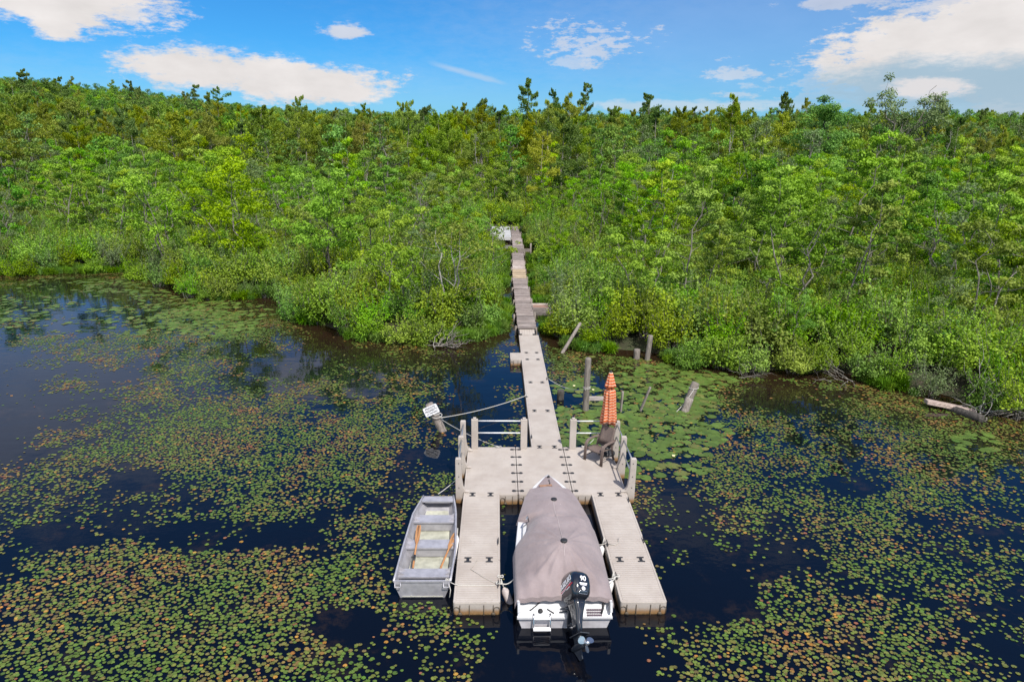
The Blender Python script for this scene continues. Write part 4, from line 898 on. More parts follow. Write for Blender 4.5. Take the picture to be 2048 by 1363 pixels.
# ------------------------------------------------------------------ motor boat under its cover
M_HULL = plain('white_gelcoat', (.56, .56, .57), .25, 0, .04, 2.)
M_HULLB = plain('stained_white_hull', (.50, .48, .50), .4, 0, .12, 6.)
def cover_mat():
    m, t, p = mat('mauve_canvas'); tc = t.n('ShaderNodeTexCoord').outputs['Object']; n = t.noise(tc, 1.6, 6., .65); w = t.noise(tc, 160., 2., .5)
    c = t.mix(t.ss(n, .3, .7), (.215, .172, .172, 1), (.275, .225, .225, 1)); t.put(p.inputs['Base Color'], c); p.inputs['Roughness'].default_value = .9; p.inputs['Sheen Weight'].default_value = .15
    t.put(p.inputs['Normal'], t.bump(t.m('ADD', t.m('MULTIPLY', w, .1), t.noise(tc, 7., 5., .6)), .018)); return m
M_COVER = cover_mat(); M_MOTOR = plain('gloss_black_paint', (.012, .014, .02), .18, 0, .1, 3., spec=.6, coat=.6); M_MOTORG = plain('dark_grey_casting', (.035, .04, .05), .4, .2); M_STEEL = plain('bright_metal', (.55, .56, .58), .22, .9); M_RED = plain('red_decal', (.5, .02, .04), .35); M_WHITE = plain('white_decal', (.85, .85, .87), .4, vary=.02)
M_BROWN = plain('brown_wood_patch', (.27, .15, .09), .7, vary=.3)
def motor_boat():
    e = empty('motor_boat', (0, 0, 0), 0, 'white motorboat under a mauve canvas cover, moored between the two dock fingers', 'boat')
    KY = [.08, -.12, -.5, -1.05, -2.0, -3.3, -4.3, -4.98]; KB = [.02, .17, .43, .65, .86, .97, .97, .96]; KZ = [.86, .84, .80, .75, .68, .62, .60, .58]
    hb = lambda y: float(np.interp(-y, [-k for k in KY], KB)); zg = lambda y: float(np.interp(-y, [-k for k in KY], KZ)); cx = .05
    ys = list(np.linspace(.08, -4.98, 30)); rings = []
    for y in ys:
        b, z = hb(y), zg(y); t = min(1, max(0, (.08-y)/1.6)); yb = y-.45*(1-t)*(b/.9); zc = .12+.35*(1-t)**2; zk = -.22+.55*(1-t)**2
        aft = .05*(y < -4.9); z2 = z if y > -4.6 else z-.28*sstep(-4.6, -4.7, y) if False else z
        rings.append([(cx-b, y, z2), (cx-b*.99, y, z-.1), (cx-b*.86, yb+aft, zc), (cx, yb+aft, zk), (cx+b*.86, yb+aft, zc), (cx+b*.99, y, z-.1), (cx+b, y, z2)])
    mb = MB(); mb.loft(rings, False, False, True); mb.build('hull', M_HULL, e)
    # gunwale: rub rail and side decks
    gw = MB()
    for s in (-1, 1): gw.tube([(cx+s*hb(y), y, zg(y)-.01) for y in ys], .028, 6)
    for s in (-1, 1):
        P = [p for y in ys[:-2] for p in ((cx+s*hb(y), y, zg(y)+.012), (cx+s*max(0, hb(y)-.24), y, zg(y)+.03))]
        gw.add(P, [((2*i, 2*i+1, 2*i+3, 2*i+2) if s < 0 else (2*i, 2*i+2, 2*i+3, 2*i+1)) for i in range(len(ys)-3)])
    gw.build('gunwale', M_HULL, e)
    mb = MB(); yy = [y for y in np.linspace(-.02, -1.3, 8)]
    mb.loft([[(cx-hb(y)*.82, y, zg(y)+.02), (cx, y, zg(y)+.06), (cx+hb(y)*.82, y, zg(y)+.02)] for y in yy], False, False, True); dk = mb.build('bow_deck', M_COVER, e)
    mb = MB(); mb.box((cx-.1, -.54, .88), (.34, .10, .02), (0, 0, R(8))); mb.build('wood_patch', M_BROWN, dk)
    mb = MB(); mb.lathe([(.035, 0), (.035, .05), (.025, .07)], (cx+.005, -.1, .88), 10); mb.box((cx+.01, -.27, .89), (.02, .09, .03)); mb.box((cx+.02, -.4, .885), (.02, .07, .03)); mb.build('bow_light', M_BLACK, dk)
    # cover: canvas draped over windscreen and pole, with folds running out from the pole
    VY = np.concatenate([np.linspace(-.62, -2.2, 34), np.linspace(-2.24, -4.86, 88)]); U = np.linspace(-1, 1, 81); pole = (cx+.06, -3.85)
    zr = lambda y: np.interp(-y, [.6, 1.0, 1.55, 2.1, 2.42, 2.6, 3.1, 3.6, 3.85, 4.1, 4.4, 4.86], [.90, .97, 1.06, 1.03, 1.06, 1.20, 1.22, 1.28, 1.34, 1.24, 1.04, .68])
    pw = lambda y: np.interp(-y, [.6, 1.5, 2.3, 2.6, 3.2, 3.85, 4.3, 4.74], [1.9, 1.7, 2.2, 4.2, 2.6, 1.5, 1.9, 3.])
    rows = []
    for y in VY:
        b = hb(y)+.07; z0 = zg(y)+.035; bl = b-.25*(sstep(-2.02, -2.08, y)*(1-sstep(-2.5, -3.25, y)))
        cut = .5*(1-sstep(-.62, -.95, y)); r = []
        for u in U:
            x = cx + (u*b if u > 0 else u*bl); k = abs(u); h = zr(y)-z0; z = z0 + h*(1-k**pw(y))*(1-.0*cut)
            if k > .955: z -= (k-.955)/.045*.13
            dx, dy = x-pole[0], y-pole[1]; rr = math.hypot(dx, dy); a = math.atan2(dy, dx); f = 0
            for a0, w0, am in ((-2.35, .07, .045), (-2.05, .05, .03), (-1.15, .06, .04), (-.8, .07, .035), (2.35, .08, .05), (2.05, .06, .04), (1.05, .07, .04), (.8, .08, .05), (-1.57, .05, .02), (2.7, .08, .03), (.45, .08, .03)):
                da = (a-a0+math.pi) % (2*math.pi)-math.pi; f += .8*am*math.exp(-(da/w0)**2)*math.exp(-((rr-.55)/.5)**2)
            f += .02*math.exp(-((y+2.34+.12*u*u)/.05)**2)*math.exp(-(u/.55)**2)*-1.6
            f += .012*math.sin(u*23+y*3)*sstep(-3.9, -4.5, y)*(k < .95) + .028*(fbm(np.array([x*1.+50]), np.array([y*.7+50]), .35, 17, 3)[0]-.5)*(k < .97)
            r.append((x, y, z+f*min(1, (1-k)*6)))
        rows.append(r)
    mb = MB(); mb.loft(rows, False, False, True); fr = rows[-1]; mb.add(fr+[(x, y-.012, z-.1) for x, y, z in fr], [(i, i+1, len(fr)+i+1, len(fr)+i) for i in range(len(fr)-1)], True); cv = mb.build('canvas_cover', M_COVER, e)
    for x, y in ((cx+.03, -1.58), pole):
        z = zr(y)+.012; mb = MB(); mb.lathe([(.075, -.01), (.075, .012), (.05, .022), (.03, .018)], (x, y, z), 18); mb.build('vent_cap', M_BLACK, cv)
    mb = MB(); y_ = np.linspace(-1.66, -4.7, 40); mb.tube([(cx+.03+.02*math.sin(y), y, zr(y)+.006+.02*math.exp(-((y+3.85)/.05)**2)) for y in y_], .006, 4, False)
    mb.tube([(cx+.03+.16*math.sin(q), -1.72-.14*math.cos(q), zr(-1.72-.14*math.cos(q))-.012) for q in np.linspace(-1.3, 1.3, 10)], .006, 4, False); mb.build('seam', plain('pale_stitching', (.46, .40, .39), .9), cv)
    # windscreen corner showing where the cover is hitched up
    mb = MB(); mb.tube([(cx-.62, -2.12, .74), (cx-.66, -2.25, .98), (cx-.70, -2.5, 1.06)], .018, 6); mb.tube([(cx-.62, -2.1, .73), (cx-.78, -2.3, .72), (cx-.82, -3.0, .68)], .014, 6); mb.build('windscreen_frame', M_GALV, e)
    # aft: sloping white splash deck, transom below it
    mb = MB(); w = .97; mb.add([(cx-w, -4.62, .56), (cx+w, -4.62, .56), (cx+w, -4.86, .42), (cx-w, -4.86, .42), (cx-w-.005, -5.02, .30), (cx+w+.005, -5.02, .30)], [(0, 3, 2, 1), (3, 4, 5, 2)])
    mb.box((cx, -5.01, .285), (2*w+.03, .05, .05)); 
    for s in (-1, 1): mb.box((cx+s*(w-.02), -4.83, .47), (.05, .42, .2), (R(-18), 0, 0))
    sd = mb.build('splash_deck', M_HULL, e, .006)
    mb = MB(); mb.add([(cx-w, -4.99, .27), (cx+w, -4.99, .27), (cx+w*.88, -4.965, -.1), (cx-w*.88, -4.965, -.1)], [(0, 3, 2, 1)]); tr = mb.build('transom', M_HULLB, e)
    mb = MB()
    for i in range(9):
        for j in range(3): mb.box((cx+.47+i*.036, -4.995+j*.042, .332+j*.0315), (.026, .036, .03), (R(37), 0, 0))
    mb.build('vent_grille', plain('dark_grille', (.06, .03, .05), .6), sd)
    mb = MB(); mb.tube([(cx+.76, -4.98, .36), (cx+.80, -4.9, .42), (cx+.84, -4.78, .56)], .022, 7); mb.lathe([(.05, 0), (.05, .07)], (cx+.84, -4.76, .52), 10); mb.build('hose', M_BLACK, sd)
    mb = MB(); mb.tube(catenary((cx-.72, -4.93, .40), (cx-.42, -4.72, .56), .03, 8), .014, 6); mb.lathe([(.055, 0), (.045, .04), (.02, .05)], (cx-.50, -4.93, .375), 10); mb.tube([(cx-.36, -4.9, .41), (cx-.22, -4.97, .36)], .012, 6); mb.build('fittings', M_BLACK, sd)
    # swim ladder
    mb = MB(); ld = empty('swim_ladder', (0, 0, 0)); ld.parent = e
    for x in (cx-.64, cx-.30): mb.tube([(x, -4.98, .36), (x, -5.05, .33), (x, -5.06, .02), (x+.0, -5.07, -.1)], .018, 7)
    mb.build('rails', M_STEEL, ld); mb = MB(); mb.box((cx-.47, -5.06, .31), (.34, .07, .03)); mb.box((cx-.47, -5.09, .07), (.36, .09, .035)); mb.build('step', M_WHITE, ld, .008)
    # outboard, tilted up and turned
    om = empty('outboard_motor', (0, 0, 0)); om.parent = e
    PV = Vector((.24, -5.03, .50)); M = Matrix.Translation(PV) @ Matrix.Rotation(R(180), 4, 'Z') @ Matrix.Rotation(R(54), 4, 'X') @ Matrix.Translation((0, .13, 0)) @ Matrix.Rotation(R(22), 4, 'Z') @ Matrix.Diagonal((1.0, 1.02, 1.0, 1))
    def put(mb, name, m, bv=0.):
        mb.v = [tuple(M @ Vector(v)) for v in mb.v]; return mb.build(name, m, om, bv)
    mb = MB(); mb.loft([[(u, v+oy, z) for u, v in rbox(hx, hy, rr, 6)] for z, hx, hy, rr, oy in ((.10, .15, .2, .08, .06), (.14, .185, .26, .11, .07), (.22, .205, .30, .12, .08), (.34, .212, .315, .12, .08), (.50, .21, .31, .12, .075), (.59, .195, .285, .13, .06), (.66, .155, .22, .12, .03), (.695, .09, .13, .08, .01), (.70, .03, .05, .02, .0))]); put(mb, 'cowling', M_MOTOR)
    mb = MB(); mb.loft([[(u, v+oy, z) for u, v in rbox(hx, hy, rr, 4)] for z, hx, hy, rr, oy in ((.12, .14, .20, .07, .06), (.02, .12, .19, .07, .07), (-.12, .085, .16, .06, .07), (-.34, .062, .13, .05, .05), (-.55, .058, .13, .05, .04))]); put(mb, 'midsection', M_MOTOR)
    mb = MB(); mb.box((0, .10, -.56), (.20, .46, .02)); mb.loft([[(u, v+oy, z) for u, v in rbox(hx, hy, rr, 3)] for z, hx, hy, rr, oy in ((-.55, .05, .14, .04, .04), (-.66, .03, .12, .025, .03), (-.74, .03, .12, .02, .02))])
    mb.lathe([(.012, -.30), (.045, -.25), (.068, -.12), (.07, .1), (.06, .2), (.05, .24)], (0, .05, -.76), 14, Matrix.Rotation(R(-90), 3, 'X')); mb.prism([(-.16, -.80), (.14, -.80), (.17, -1.0), (.06, -1.02)], -.012, .012, lambda u, v, d: (d, u, v)); put(mb, 'lower_unit', M_MOTORG, .004)
    mb = MB(); mb.lathe([(.05, .0), (.052, .10), (.035, .15), (.01, .155)], (0, .29, -.76), 12, Matrix.Rotation(R(-90), 3, 'X'))
    for k in range(3):
        a = R(120*k+25); ring = []
        for t in np.linspace(0, 2*math.pi, 14, endpoint=False):
            u, v = .10+.075*math.cos(t)+.0, .075*math.sin(t)*(1+.25*math.cos(t)); ring.append((u, v))
        P0 = []
        for d in (-.005, .005):
            for u, v in ring: P0.append((u*math.cos(a)-v*math.sin(a)*.8, .345+v*.55+d, -.76+u*math.sin(a)+v*math.cos(a)*.8))
        mb.add(P0, [tuple(range(14)), tuple(range(27, 13, -1))]+[(i, (i+1) % 14, 14+(i+1) % 14, 14+i) for i in range(14)], False)
    put(mb, 'propeller', M_STEEL)
    mb = MB(); mb.box((PV.x, -5.0, .38), (.24, .16, .34)); mb.box((PV.x-.12, -5.02, .30), (.05, .20, .42)); mb.box((PV.x+.12, -5.02, .30), (.05, .20, .42)); mb.tube([(PV.x-.19, -5.0, .5), (PV.x+.19, -5.0, .5)], .035, 8); mb.tube([(PV.x-.14, -5.12, .18), (PV.x-.02, -5.3, .34)], .03, 8); mb.tube([(PV.x-.28, -4.92, .43), (PV.x-.05, -4.95, .47)], .018, 6); mb.tube([(PV.x-.3, -4.96, .38), (PV.x-.05, -4.98, .42)], .018, 6); b = mb.build('clamp_bracket', M_MOTORG, om, .008)
    T = lambda p, u, v, n: M @ Matrix(((u[0], v[0], n[0], p[0]), (u[1], v[1], n[1], p[1]), (u[2], v[2], n[2], p[2]), (0, 0, 0, 1)))
    def dec(mb, name, m): mb.v = [tuple(M @ Vector(v)) for v in mb.v]; mb.build(name, m, om)
    s, c_ = math.sin(R(14)), math.cos(R(14))
    text_mesh('SUZUKI', .145, M_WHITE, 'lettering', om, T((.2145, .04, .45), (0, c_, s), (0, -s, c_), (1, 0, 0)), bold=.004)
    text_mesh('90', .135, M_WHITE, 'lettering', om, T((-.0, .404, .46), (-1, 0, 0), (0, 0, 1), (0, 1, 0)), extrude=.003, bold=.002)
    mb = MB(); mb.box((.2135, .02, .335), (.004, .44, .028), (R(14), 0, 0)); mb.box((.2135, .26, .365), (.004, .13, .03), (R(14), 0, 0)); dec(mb, 'red_stripe', M_RED)
    mb = MB(); mb.box((.2140, .06, .362), (.004, .42, .010), (R(14), 0, 0)); mb.box((.2145, -.05, .30), (.004, .22, .012), (R(14), 0, 0)); mb.box((.2145, .14, .318), (.004, .13, .018), (R(14), 0, 0))
    mb.box((0, .402, .365), (.17, .006, .022)); mb.box((.0, .402, .335), (.14, .006, .014)); mb.lathe([(.042, 0), (.042, .006)], (0, .398, .265), 18, Matrix.Rotation(R(-90), 3, 'X')); dec(mb, 'white_stripes', M_WHITE)
    mb = MB(); mb.tube([(-.10, .375, .19), (-.07, .386, .215), (.07, .386, .215), (.10, .375, .19), (.08, .372, .165), (-.08, .372, .165), (-.10, .375, .19)], .007, 6); dec(mb, 'emblem_ring', M_STEEL)
motor_boat()

# ------------------------------------------------------------------ chair and folded umbrella
M_WICK = plain('brown_resin', (.135, .10, .085), .6, 0, .18, 30., .002)
def chair():
    e = empty('patio_chair', (1.79, 2.12, DECK), R(-47), 'brown armchair with curved arms standing at the right corner of the dock', 'chair')
    mb = MB(); n = 7
    mb.loft([[(x, y, .40+.035*((x/.27)**2)+(.02 if y < -.2 else 0)-.02*((y+.05)/.25)**2+d) for x in np.linspace(-.27, .27, n)] + [(x, y, .37+.035*((x/.27)**2)+d) for x in np.linspace(.27, -.27, n)] for y, d in ((-.27, -.02), (-.24, .0), (0, -.005), (.22, -.03))]); mb.build('seat', M_WICK, e)
    mb = MB(); mb.loft([[(x*(1-.08*t), .22+.20*t+.05*(1-(x/.27)**2)*.6, .44+.53*t) for x in np.linspace(-.27, .27, n)] + [(x*(1-.08*t), .25+.20*t+.05*(1-(x/.27)**2)*.6, .44+.53*t) for x in np.linspace(.27, -.27, n)] for t in (0, .3, .65, .97, 1.0)]); mb.build('backrest', M_WICK, e)
    mb = MB(); mb.box((0, .225, .425), (.46, .03, .045)); mb.build('gap_strip', M_BLACK, e)
    for s in (-1, 1):
        mb = MB()
        for k in range(3):
            x = s*(.285+k*.035); mb.tube([(x, -.30, 0), (x, -.285, .3), (x, -.265, .52), (x, -.21, .605), (x, -.10, .645), (x, .1, .65), (x*.97, .27, .63), (x*.93, .36, .66)], .0175, 6)
        mb.build('armrest', M_WICK, e)
        mb = MB()
        for k in range(2): x = s*(.27+k*.035); mb.tube([(x*.97, .30, .62), (x, .25, .38), (x*1.02, .32, .1), (x*1.03, .36, 0)], .0175, 6)
        mb.build('rear_leg', M_WICK, e)
        mb = MB(); mb.tube([(s*.30, -.28, .17), (s*.29, .3, .17)], .014, 6); mb.build('side_rail', M_WICK, e)
chair()
def umbrella():
    x, y = 2.10, 2.58; e = empty('patio_umbrella', (x, y, DECK), 0, 'folded orange striped patio umbrella standing on the dock behind the chair', 'umbrella')
    m, t, p = mat('orange_striped_cloth'); tc = t.n('ShaderNodeTexCoord').outputs['Object']; sp = t.n('ShaderNodeSeparateXYZ'); t.put(sp.inputs[0], tc)
    n = t.noise(tc, 9., 3., .6); zz = t.m('ADD', sp.outputs[2], t.m('MULTIPLY', n, .05)); f = t.m('FRACT', t.m('MULTIPLY', zz, 11.)); f2 = t.m('FRACT', t.m('MULTIPLY', zz, 29.))
    c = t.mix(t.ss(f2, .45, .6), (.50, .085, .03, 1), (.55, .17, .05, 1)); c = t.mix(t.m('MULTIPLY', t.ss(f, .66, .76), t.m('SUBTRACT', 1., t.ss(f, .86, .95))), c, (.72, .56, .40, 1)); c = t.mix(t.m('SUBTRACT', 1., t.ss(f, .06, .16)), c, (.36, .05, .03, 1))
    t.put(p.inputs['Base Color'], c); p.inputs['Roughness'].default_value = .9
    def skirt(prof, n=72, lobes=9, ph=0.):
        rings = []
        for r, z, a in prof: rings.append([(r*(1+a*(math.cos(lobes*q+ph+z*1.5)*.75+.25*math.cos(5*q+z*4)))*math.cos(q), r*(1+a*(math.cos(lobes*q+ph+z*1.5)*.75+.25*math.cos(5*q+z*4)))*math.sin(q), z+(.05*math.sin(3*q+1) if a > .27 else 0)) for q in np.linspace(0, 2*math.pi, n, endpoint=False)])
        return rings
    mb = MB(); mb.loft(skirt([(.235, 1.06, .30), (.225, 1.2, .26), (.20, 1.45, .22), (.175, 1.75, .2), (.165, 2.0, .18), (.15, 2.12, .16), (.105, 2.2, .12), (.09, 2.27, .1)])); mb.build('canopy', m, e)
    mb = MB(); mb.loft(skirt([(.165, 2.24, .2), (.155, 2.3, .16), (.12, 2.45, .12), (.085, 2.6, .08), (.06, 2.67, .05), (.055, 2.69, .02)], lobes=8)); mb.build('vent_top', m, e)
    mb = MB(); mb.tube([(0, 0, .05), (0, 0, 2.72)], .022, 10); mb.lathe([(.03, 0), (.045, .04), (.02, .09)], (0, 0, 2.66), 10); mb.build('pole', M_BLACK, e)
    mb = MB(); mb.lathe([(.26, 0), (.26, .05), (.22, .085), (.06, .1), (.045, .34)], (0, 0, .0), 24); mb.build('base', M_BLACK, e)
umbrella()

# ------------------------------------------------------------------ fenders and ropes
M_FEND = plain('white_vinyl', (.68, .66, .66), .45, vary=.1)
M_FENDG = plain('dirty_vinyl', (.40, .35, .34), .6, vary=.2)
def fender(top, bot, m, label, r=.085):
    a, b = Vector(top), Vector(bot); d = b-a; e = empty('boat_fender', (0, 0, 0), 0, label, 'fender', 'boat fenders'); mb = MB()
    mb.tube([a+d*t for t in (0, .04, .1, .2, .8, .9, .96, 1)], [r*q for q in (.25, .4, .8, 1, 1, .8, .4, .25)], 12); mb.build('body', m, e)
    mb = MB(); mb.tube([a-d.normalized()*.16+Vector((0, 0, .04)), a], .012, 6); mb.build('line', M_ROPE, e)
fender((-1.20, -4.0, .27), (-1.02, -4.18, -.12), M_FENDG, 'dirty grey fender hanging inside the end of the left dock finger')
fender((1.21, -2.45, .30), (1.08, -2.62, -.08), M_FEND, 'white fender between the boat and the middle of the right finger')
fender((1.22, -3.78, .30), (1.06, -4.0, -.1), M_FEND, 'white fender between the boat stern and the right finger')
fender((-2.33, -2.05, .34), (-2.34, -2.75, .0), M_FEND, 'white fender squeezed between the jon boat and the left finger', .055)
def rope(pts, r, m, label, n=1):
    mb = MB()
    for P in pts: mb.tube(P, r, 6)
    tag(mb.build('mooring_rope', m), label, 'rope', 'mooring ropes and lines')
def knot(c, r=.05): return [Vector(c)+Vector((r*math.cos(q), r*math.sin(q)*.7, .02+.015*math.sin(3*q))) for q in np.linspace(0, 9, 20)]
rope([catenary((-3.30, 4.95, .52), (-.24, 7.5, DECK+.05), .10), [Vector((-3.44, 5.05, .5))+Vector((.175*math.cos(q), .175*math.sin(q), .02*q-.05)) for q in np.linspace(0, 12, 40)], knot((-.22, 7.5, DECK+.04))], .012, M_ROPE, 'pale rope drooping from the sign post to the left edge of the walkway')
rope([catenary((-3.28, 4.95, .46), (-1.32, 3.0, DECK+.03), .08), knot((-1.3, 2.98, DECK+.02), .08)], .008, M_ROPE, 'thin line from the sign post to the back edge of the dock')
rope([catenary((-2.95, -.2, .45), (-2.42, .9, .42), .03)], .011, M_ROPE, 'white bow line from the jon boat to the dock post')
rope([catenary((-2.42, -3.98, .44), (-2.24, -4.0, DECK+.03), .02, 6)+catenary((-2.2, -4.0, DECK+.012), (-1.38, -4.02, DECK+.012), 0, 6), [Vector((-2.42, -3.99, .44)), Vector((-2.36, -4.1, .28)), Vector((-2.38, -4.16, .14))], knot((-2.43, -3.98, .44), .04)], .009, M_ROPE, 'white stern line from the jon boat across the end of the left finger')
rope([[Vector(p) for p in ((-1.3, -4.0, DECK+.015), (-1.62, -3.75, DECK+.012), (-1.95, -3.42, DECK+.012), (-1.86, -3.22, DECK+.012), (-1.82, -3.1, DECK+.012))]], .007, M_OLDROPE, 'loose dark cord lying on the end of the left finger')
rope([catenary((-1.27, -3.98, DECK+.05), (-.93, -3.95, .52), .10, 10), knot((-1.3, -3.98, DECK+.03), .06), knot((-1.27, -3.7, DECK+.0), .06)], .012, M_ROPE, 'white line from the boat cover to the cleat on the left finger')
rope([catenary((1.06, -4.2, .5), (1.33, -3.74, DECK+.05), .04, 8), catenary((1.04, -4.0, .52), (1.33, -3.74, DECK+.05), .06, 8), knot((1.33, -3.74, DECK+.03), .06)], .013, M_ROPE, 'white stern line from the boat to the cleat on the right finger')
rope([catenary((1.12, -2.5, .36), (1.32, -2.43, DECK+.05), .02, 8), [Vector((1.34, -2.43, DECK+.02)), Vector((1.5, -2.48, DECK+.02)), Vector((1.62, -2.36, DECK+.015)), Vector((1.64, -2.2, DECK+.015))]], .010, M_OLDROPE, 'thin frayed cord by the middle cleat of the right finger')
rope([catenary((.75, 9.5, DECK+.05), (1.96, 6.82, .86), .16), [Vector((2.01, 6.95, .86))+Vector((.128*math.cos(q), .128*math.sin(q), .008*q)) for q in np.linspace(0, 12.5, 40)]], .010, M_ROPE, 'pale rope from the right edge of the walkway to the tall round post')
rope([catenary((5.4, 6.7, .05), (6.36, 7.9, .5), .06), [Vector((6.4, 8.07, .5))+Vector((.18*math.cos(q), .18*math.sin(q), .01*q-.03)) for q in np.linspace(0, 7, 24)]], .011, M_ROPE, 'rope tied round the farther leaning post stub in the lily pads')
rope([catenary((1.45, 3.02, DECK+.03), (1.95, 4.3, .02), .04), knot((1.43, 3.0, DECK+.02), .06)], .012, M_ROPE, 'short line from the back edge of the dock by the chair into the water')

# ------------------------------------------------------------------ lily pads
def lily():
    rg = np.random.default_rng(131); N0 = .088
    X, Y = jitter_points(-44, 26, -10.5, 36, N0, rg); px, py, w = proj(np.c_[X, Y, 0*X]); k = (w > 2) & (px > -60) & (px < 2110) & (py < 1420); X, Y, px, py, w = X[k], Y[k], px[k], py[k], w[k]
    sd = shore_sd(X, Y); k = sd < -.12; X, Y, px, py, w, sd = X[k], Y[k], px[k], py[k], w[k], sd[k]
    cov = np.full(len(X), .46); big = np.zeros(len(X))
    for x, y, rx, ry, c in ((330, 1235, 420, 200, .96), (860, 1300, 250, 90, .62), (1000, 1265, 45, 40, .3), (690, 1250, 80, 34, .05), (440, 1066, 230, 30, .10), (120, 1075, 90, 32, .2), (285, 950, 105, 55, .12), (40, 800, 230, 120, .07),
                            (540, 890, 420, 130, .66), (860, 945, 110, 70, .28), (960, 770, 110, 110, .10), (830, 745, 200, 55, .24), (600, 725, 140, 50, .12), (240, 625, 300, 70, .28), (420, 640, 90, 35, .75),
                            (1180, 1300, 180, 130, .0), (1400, 1195, 120, 100, .0), (1300, 1090, 60, 60, .08), (1760, 1300, 380, 100, .64), (1420, 1330, 90, 40, .5), (1720, 1030, 380, 140, .6), (1560, 1105, 110, 60, .14), (1500, 790, 150, 34, .14), (1735, 965, 70, 45, .10),
                            (1260, 820, 190, 110, .80), (1330, 760, 160, 40, .72), (1170, 760, 60, 60, .55), (1960, 885, 120, 55, .58), (1085, 800, 30, 90, .05), (1400, 960, 160, 60, .5), (1150, 740, 70, 40, .5)):
        d = np.hypot((px-x)/rx, (py-y)/ry) + 1.9*(fbm(X+300, Y+300, 2.6, 23, 5)-.5); q = 1-sstep(.5, 1.25, d); cov = cov*(1-q)+c*q
    for x, y, rx, ry in ((1260, 850, 200, 125), (1360, 770, 110, 60), (230, 615, 330, 60), (420, 640, 110, 40), (1955, 885, 60, 22)):
        d = np.hypot((px-x)/rx, (py-y)/ry) + .6*(fbm(X+300, Y+300, 1.5, 27, 3)-.5); big = np.maximum(big, 1-sstep(.8, 1.02, d))
    nz = .42*fbm(X+300, Y+300, 2.3, 21, 5) + .36*fbm(X+300, Y+300, .8, 22, 4) + .22*fbm(X+300, Y+300, .32, 29, 2); nz = (nz-.5)*1.6+.5
    acc = rg.random(len(X)) < sstep(-.3, .34, cov-nz+.07)*.84
    un = ((X > -2.36) & (X < -1.2) & (Y > -4.65) & (Y < .1)) | ((X > 1.2) & (X < 2.36) & (Y > -4.65) & (Y < .1)) | ((np.abs(X) < 2.5) & (Y > -.05) & (Y < 3.1)) | ((X > -.33) & (X < .85) & (Y > 3) & (Y < 63)) | ((X > -.85) & (X < 0) & (Y > 12.1) & (Y < 13.3)) | ((np.abs(X-.05) < 1.2) & (Y > -5.9) & (Y < .1)) | ((X > -3.75) & (X < -2.2) & (Y > -4.15) & (Y < 0)) | ((np.abs(X-1.35) < .8) & (Y > 21.5) & (Y < 22.7))
    acc &= ~un; isbig = acc & (rg.random(len(X)) < big*np.where(px < 900, .13, .17)); drop = acc & ~isbig & (rg.random(len(X)) < big*.6); acc &= ~drop
    ii = np.where(acc)[0]; X, Y, px, py, w, sd, isbig = X[ii], Y[ii], px[ii], py[ii], w[ii], sd[ii], isbig[ii]; n = len(ii)
    r = rg.uniform(.026, .052, n)*np.where(w > 26, 1.12, 1.); r = np.where(isbig, rg.uniform(.11, .215, n), r)
    hue = .525+.75*(fbm(X+300, Y+300, 1.1, 25, 3)-.5) + rg.normal(0, .13, n); q = rg.random(n)
    kind = np.where(hue < .47, 0, np.where(hue < .62, 1, np.where(hue < .86, 2, np.where(hue < .90, 3, 4)))); kind = np.where((q < .014), 3, kind); kind = np.where((q > .988), 4, kind); kind = np.where(isbig, np.where(q < .88, 0, 1), kind)
    PAL = np.array([(.078, .124, .022), (.110, .122, .030), (.115, .086, .036), (.29, .155, .028), (.17, .072, .036)]); NAMES = ['green', 'olive', 'brownish', 'orange-yellow', 'reddish']
    hk = np.array([.36, .50, .63, .72, .80, .86]); CP = np.array([(.072, .118, .02), (.095, .128, .024), (.122, .122, .028), (.118, .088, .034), (.20, .125, .03), (.16, .07, .036)])
    col = np.stack([np.interp(hue, hk, CP[:, c]) for c in range(3)], -1); col = np.where(isbig[:, None] | (kind > 2)[:, None], PAL[kind], col)*rg.uniform(.72, 1.28, (n, 1))*(1+rg.normal(0, .06, (n, 3))); col = np.clip(col, .01, .8)
    m, t, p = mat('lily_pad'); c = t.n('ShaderNodeVertexColor', layer_name='Col').outputs[0]; rn = t.n('ShaderNodeObjectInfo').outputs['Random']; h = t.n('ShaderNodeHueSaturation'); t.put(h.inputs['Color'], c); t.put(h.inputs['Value'], t.m('ADD', .82, t.m('MULTIPLY', rn, .36)))
    t.put(p.inputs['Base Color'], h.outputs[0]); p.inputs['Roughness'].default_value = .42; p.inputs['Specular IOR Level'].default_value = .35
    K = 11; an = np.linspace(.22, 2*math.pi-.22, K)
    def geo(rad, tx, ty, z, x, y, ph, sq):
        a = an[None]+ph[:, None]; wob = 1+.05*np.sin(3*a+ph[:, None]*5); vx = x[:, None]+rad[:, None]*wob*np.cos(a); vy = y[:, None]+rad[:, None]*wob*np.sin(a)*sq[:, None]; vz = z[:, None]+(vx-x[:, None])*tx[:, None]+(vy-y[:, None])*ty[:, None]
        c0 = np.stack([x+.18*rad*np.cos(ph), y+.18*rad*np.sin(ph), z], -1)[:, None]; return np.concatenate([c0, np.stack([vx, vy, vz], -1)], 1)
    ph = rg.random(n)*6.283; z = rg.uniform(.006, .016, n); tx, ty = rg.normal(0, .022, (2, n)); sq = rg.uniform(.86, 1., n); V = geo(r, tx, ty, z, X, Y, ph, sq)
    vis = (px > 4) & (px < 2044) & (py > 380) & (py < 1358); size = r/w*np.where(vis, 1, 0); top = np.argsort(-size)[:300]; ind = np.zeros(n, bool); ind[top] = True
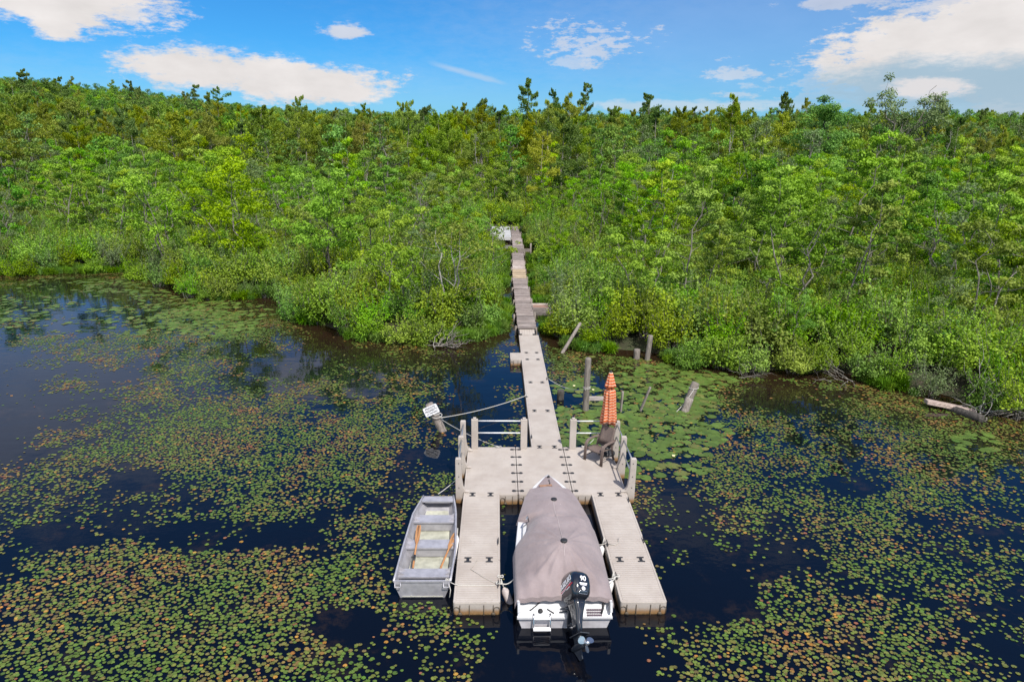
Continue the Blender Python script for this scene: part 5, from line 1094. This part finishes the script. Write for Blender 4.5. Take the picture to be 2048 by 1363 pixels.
    def mk(name, V, cols):
        nn = len(V); me = bpy.data.meshes.new(name); F = np.stack([np.zeros(K-1, int), np.arange(1, K), np.arange(2, K+1)], -1); F = (F[None]+(np.arange(nn)*(K+1))[:, None, None]).reshape(-1, 3)
        me.vertices.add(nn*(K+1)); me.vertices.foreach_set('co', V.astype(np.float32).ravel()); me.loops.add(F.size); me.loops.foreach_set('vertex_index', F.astype(np.int32).ravel()); me.polygons.add(len(F)); me.polygons.foreach_set('loop_start', np.arange(0, F.size, 3, dtype=np.int32)); me.polygons.foreach_set('loop_total', np.full(len(F), 3, np.int32))
        ca = np.ones((nn, K+1, 4)); ca[:, :, :3] = cols[:, None]; ca[:, 0, :3] *= 1.12; a = me.color_attributes.new('Col', 'FLOAT_COLOR', 'POINT'); a.data.foreach_set('color', ca.astype(np.float32).ravel()); me.materials.append(m); me.update(); me.validate(); return me
    o = link('lily_pad_carpet', mk('lily_pad_carpet', V[~ind], col[~ind])); tag(o, 'thousands of small green, olive and rusty lily pads floating over the pond', None, None, 'stuff')
    one = np.ones(1); base = {}
    for kd in range(5):
        for v in range(3): base[kd, v] = mk('lily_pad', geo(one, one*.0, one*.0, one*0, one*0, one*0, one*v*2., one*(.9+.04*v)), PAL[kd:kd+1]*(.9+.1*v))
    for i in top:
        b = bool(isbig[i]); nm = NAMES[kind[i]]
        where = ('right of the dock rail' if px[i] > 1000 else 'in the left cove') if b else ('at the bottom left corner' if px[i] < 420 else 'along the bottom, left of centre' if px[i] < 780 else 'just below the jon boat and left finger' if px[i] < 1050 else 'below the right finger' if px[i] < 1560 else 'at the bottom right corner')
        lb = '%s %s lily pad floating %s' % ('large' if b else 'small', nm, where); o = link('lily_pad', base[int(kind[i]), int(rg.integers(3))]); o.location = (X[i], Y[i], z[i]+.002); o.rotation_euler = (ty[i], -tx[i], ph[i]); o.scale = (r[i], r[i], r[i])
        tag(o, lb, 'lily pad', 'lily pads: '+lb)
    print('pads', n)
lily()
# a few floating flowers
M_FLW = plain('yellow_white_petal', (.75, .70, .42), .6)
for i, (px, py, s) in enumerate(((1148, 772, 'beside the walkway'), (1186, 780, 'beside the tall post'), (1347, 912, 'among the large pads right of the dock rail'))):
    c = at(px, py, .03); mb = MB()
    for k in range(7): q = k*.9; mb.tube([(c[0], c[1], .02), (c[0]+.035*math.cos(q), c[1]+.035*math.sin(q), .045), (c[0]+.05*math.cos(q), c[1]+.05*math.sin(q), .08)], [.008, .016, .004], 5)
    tag(mb.build('water_lily_flower', M_FLW), 'small pale water lily flower '+s, 'flower')
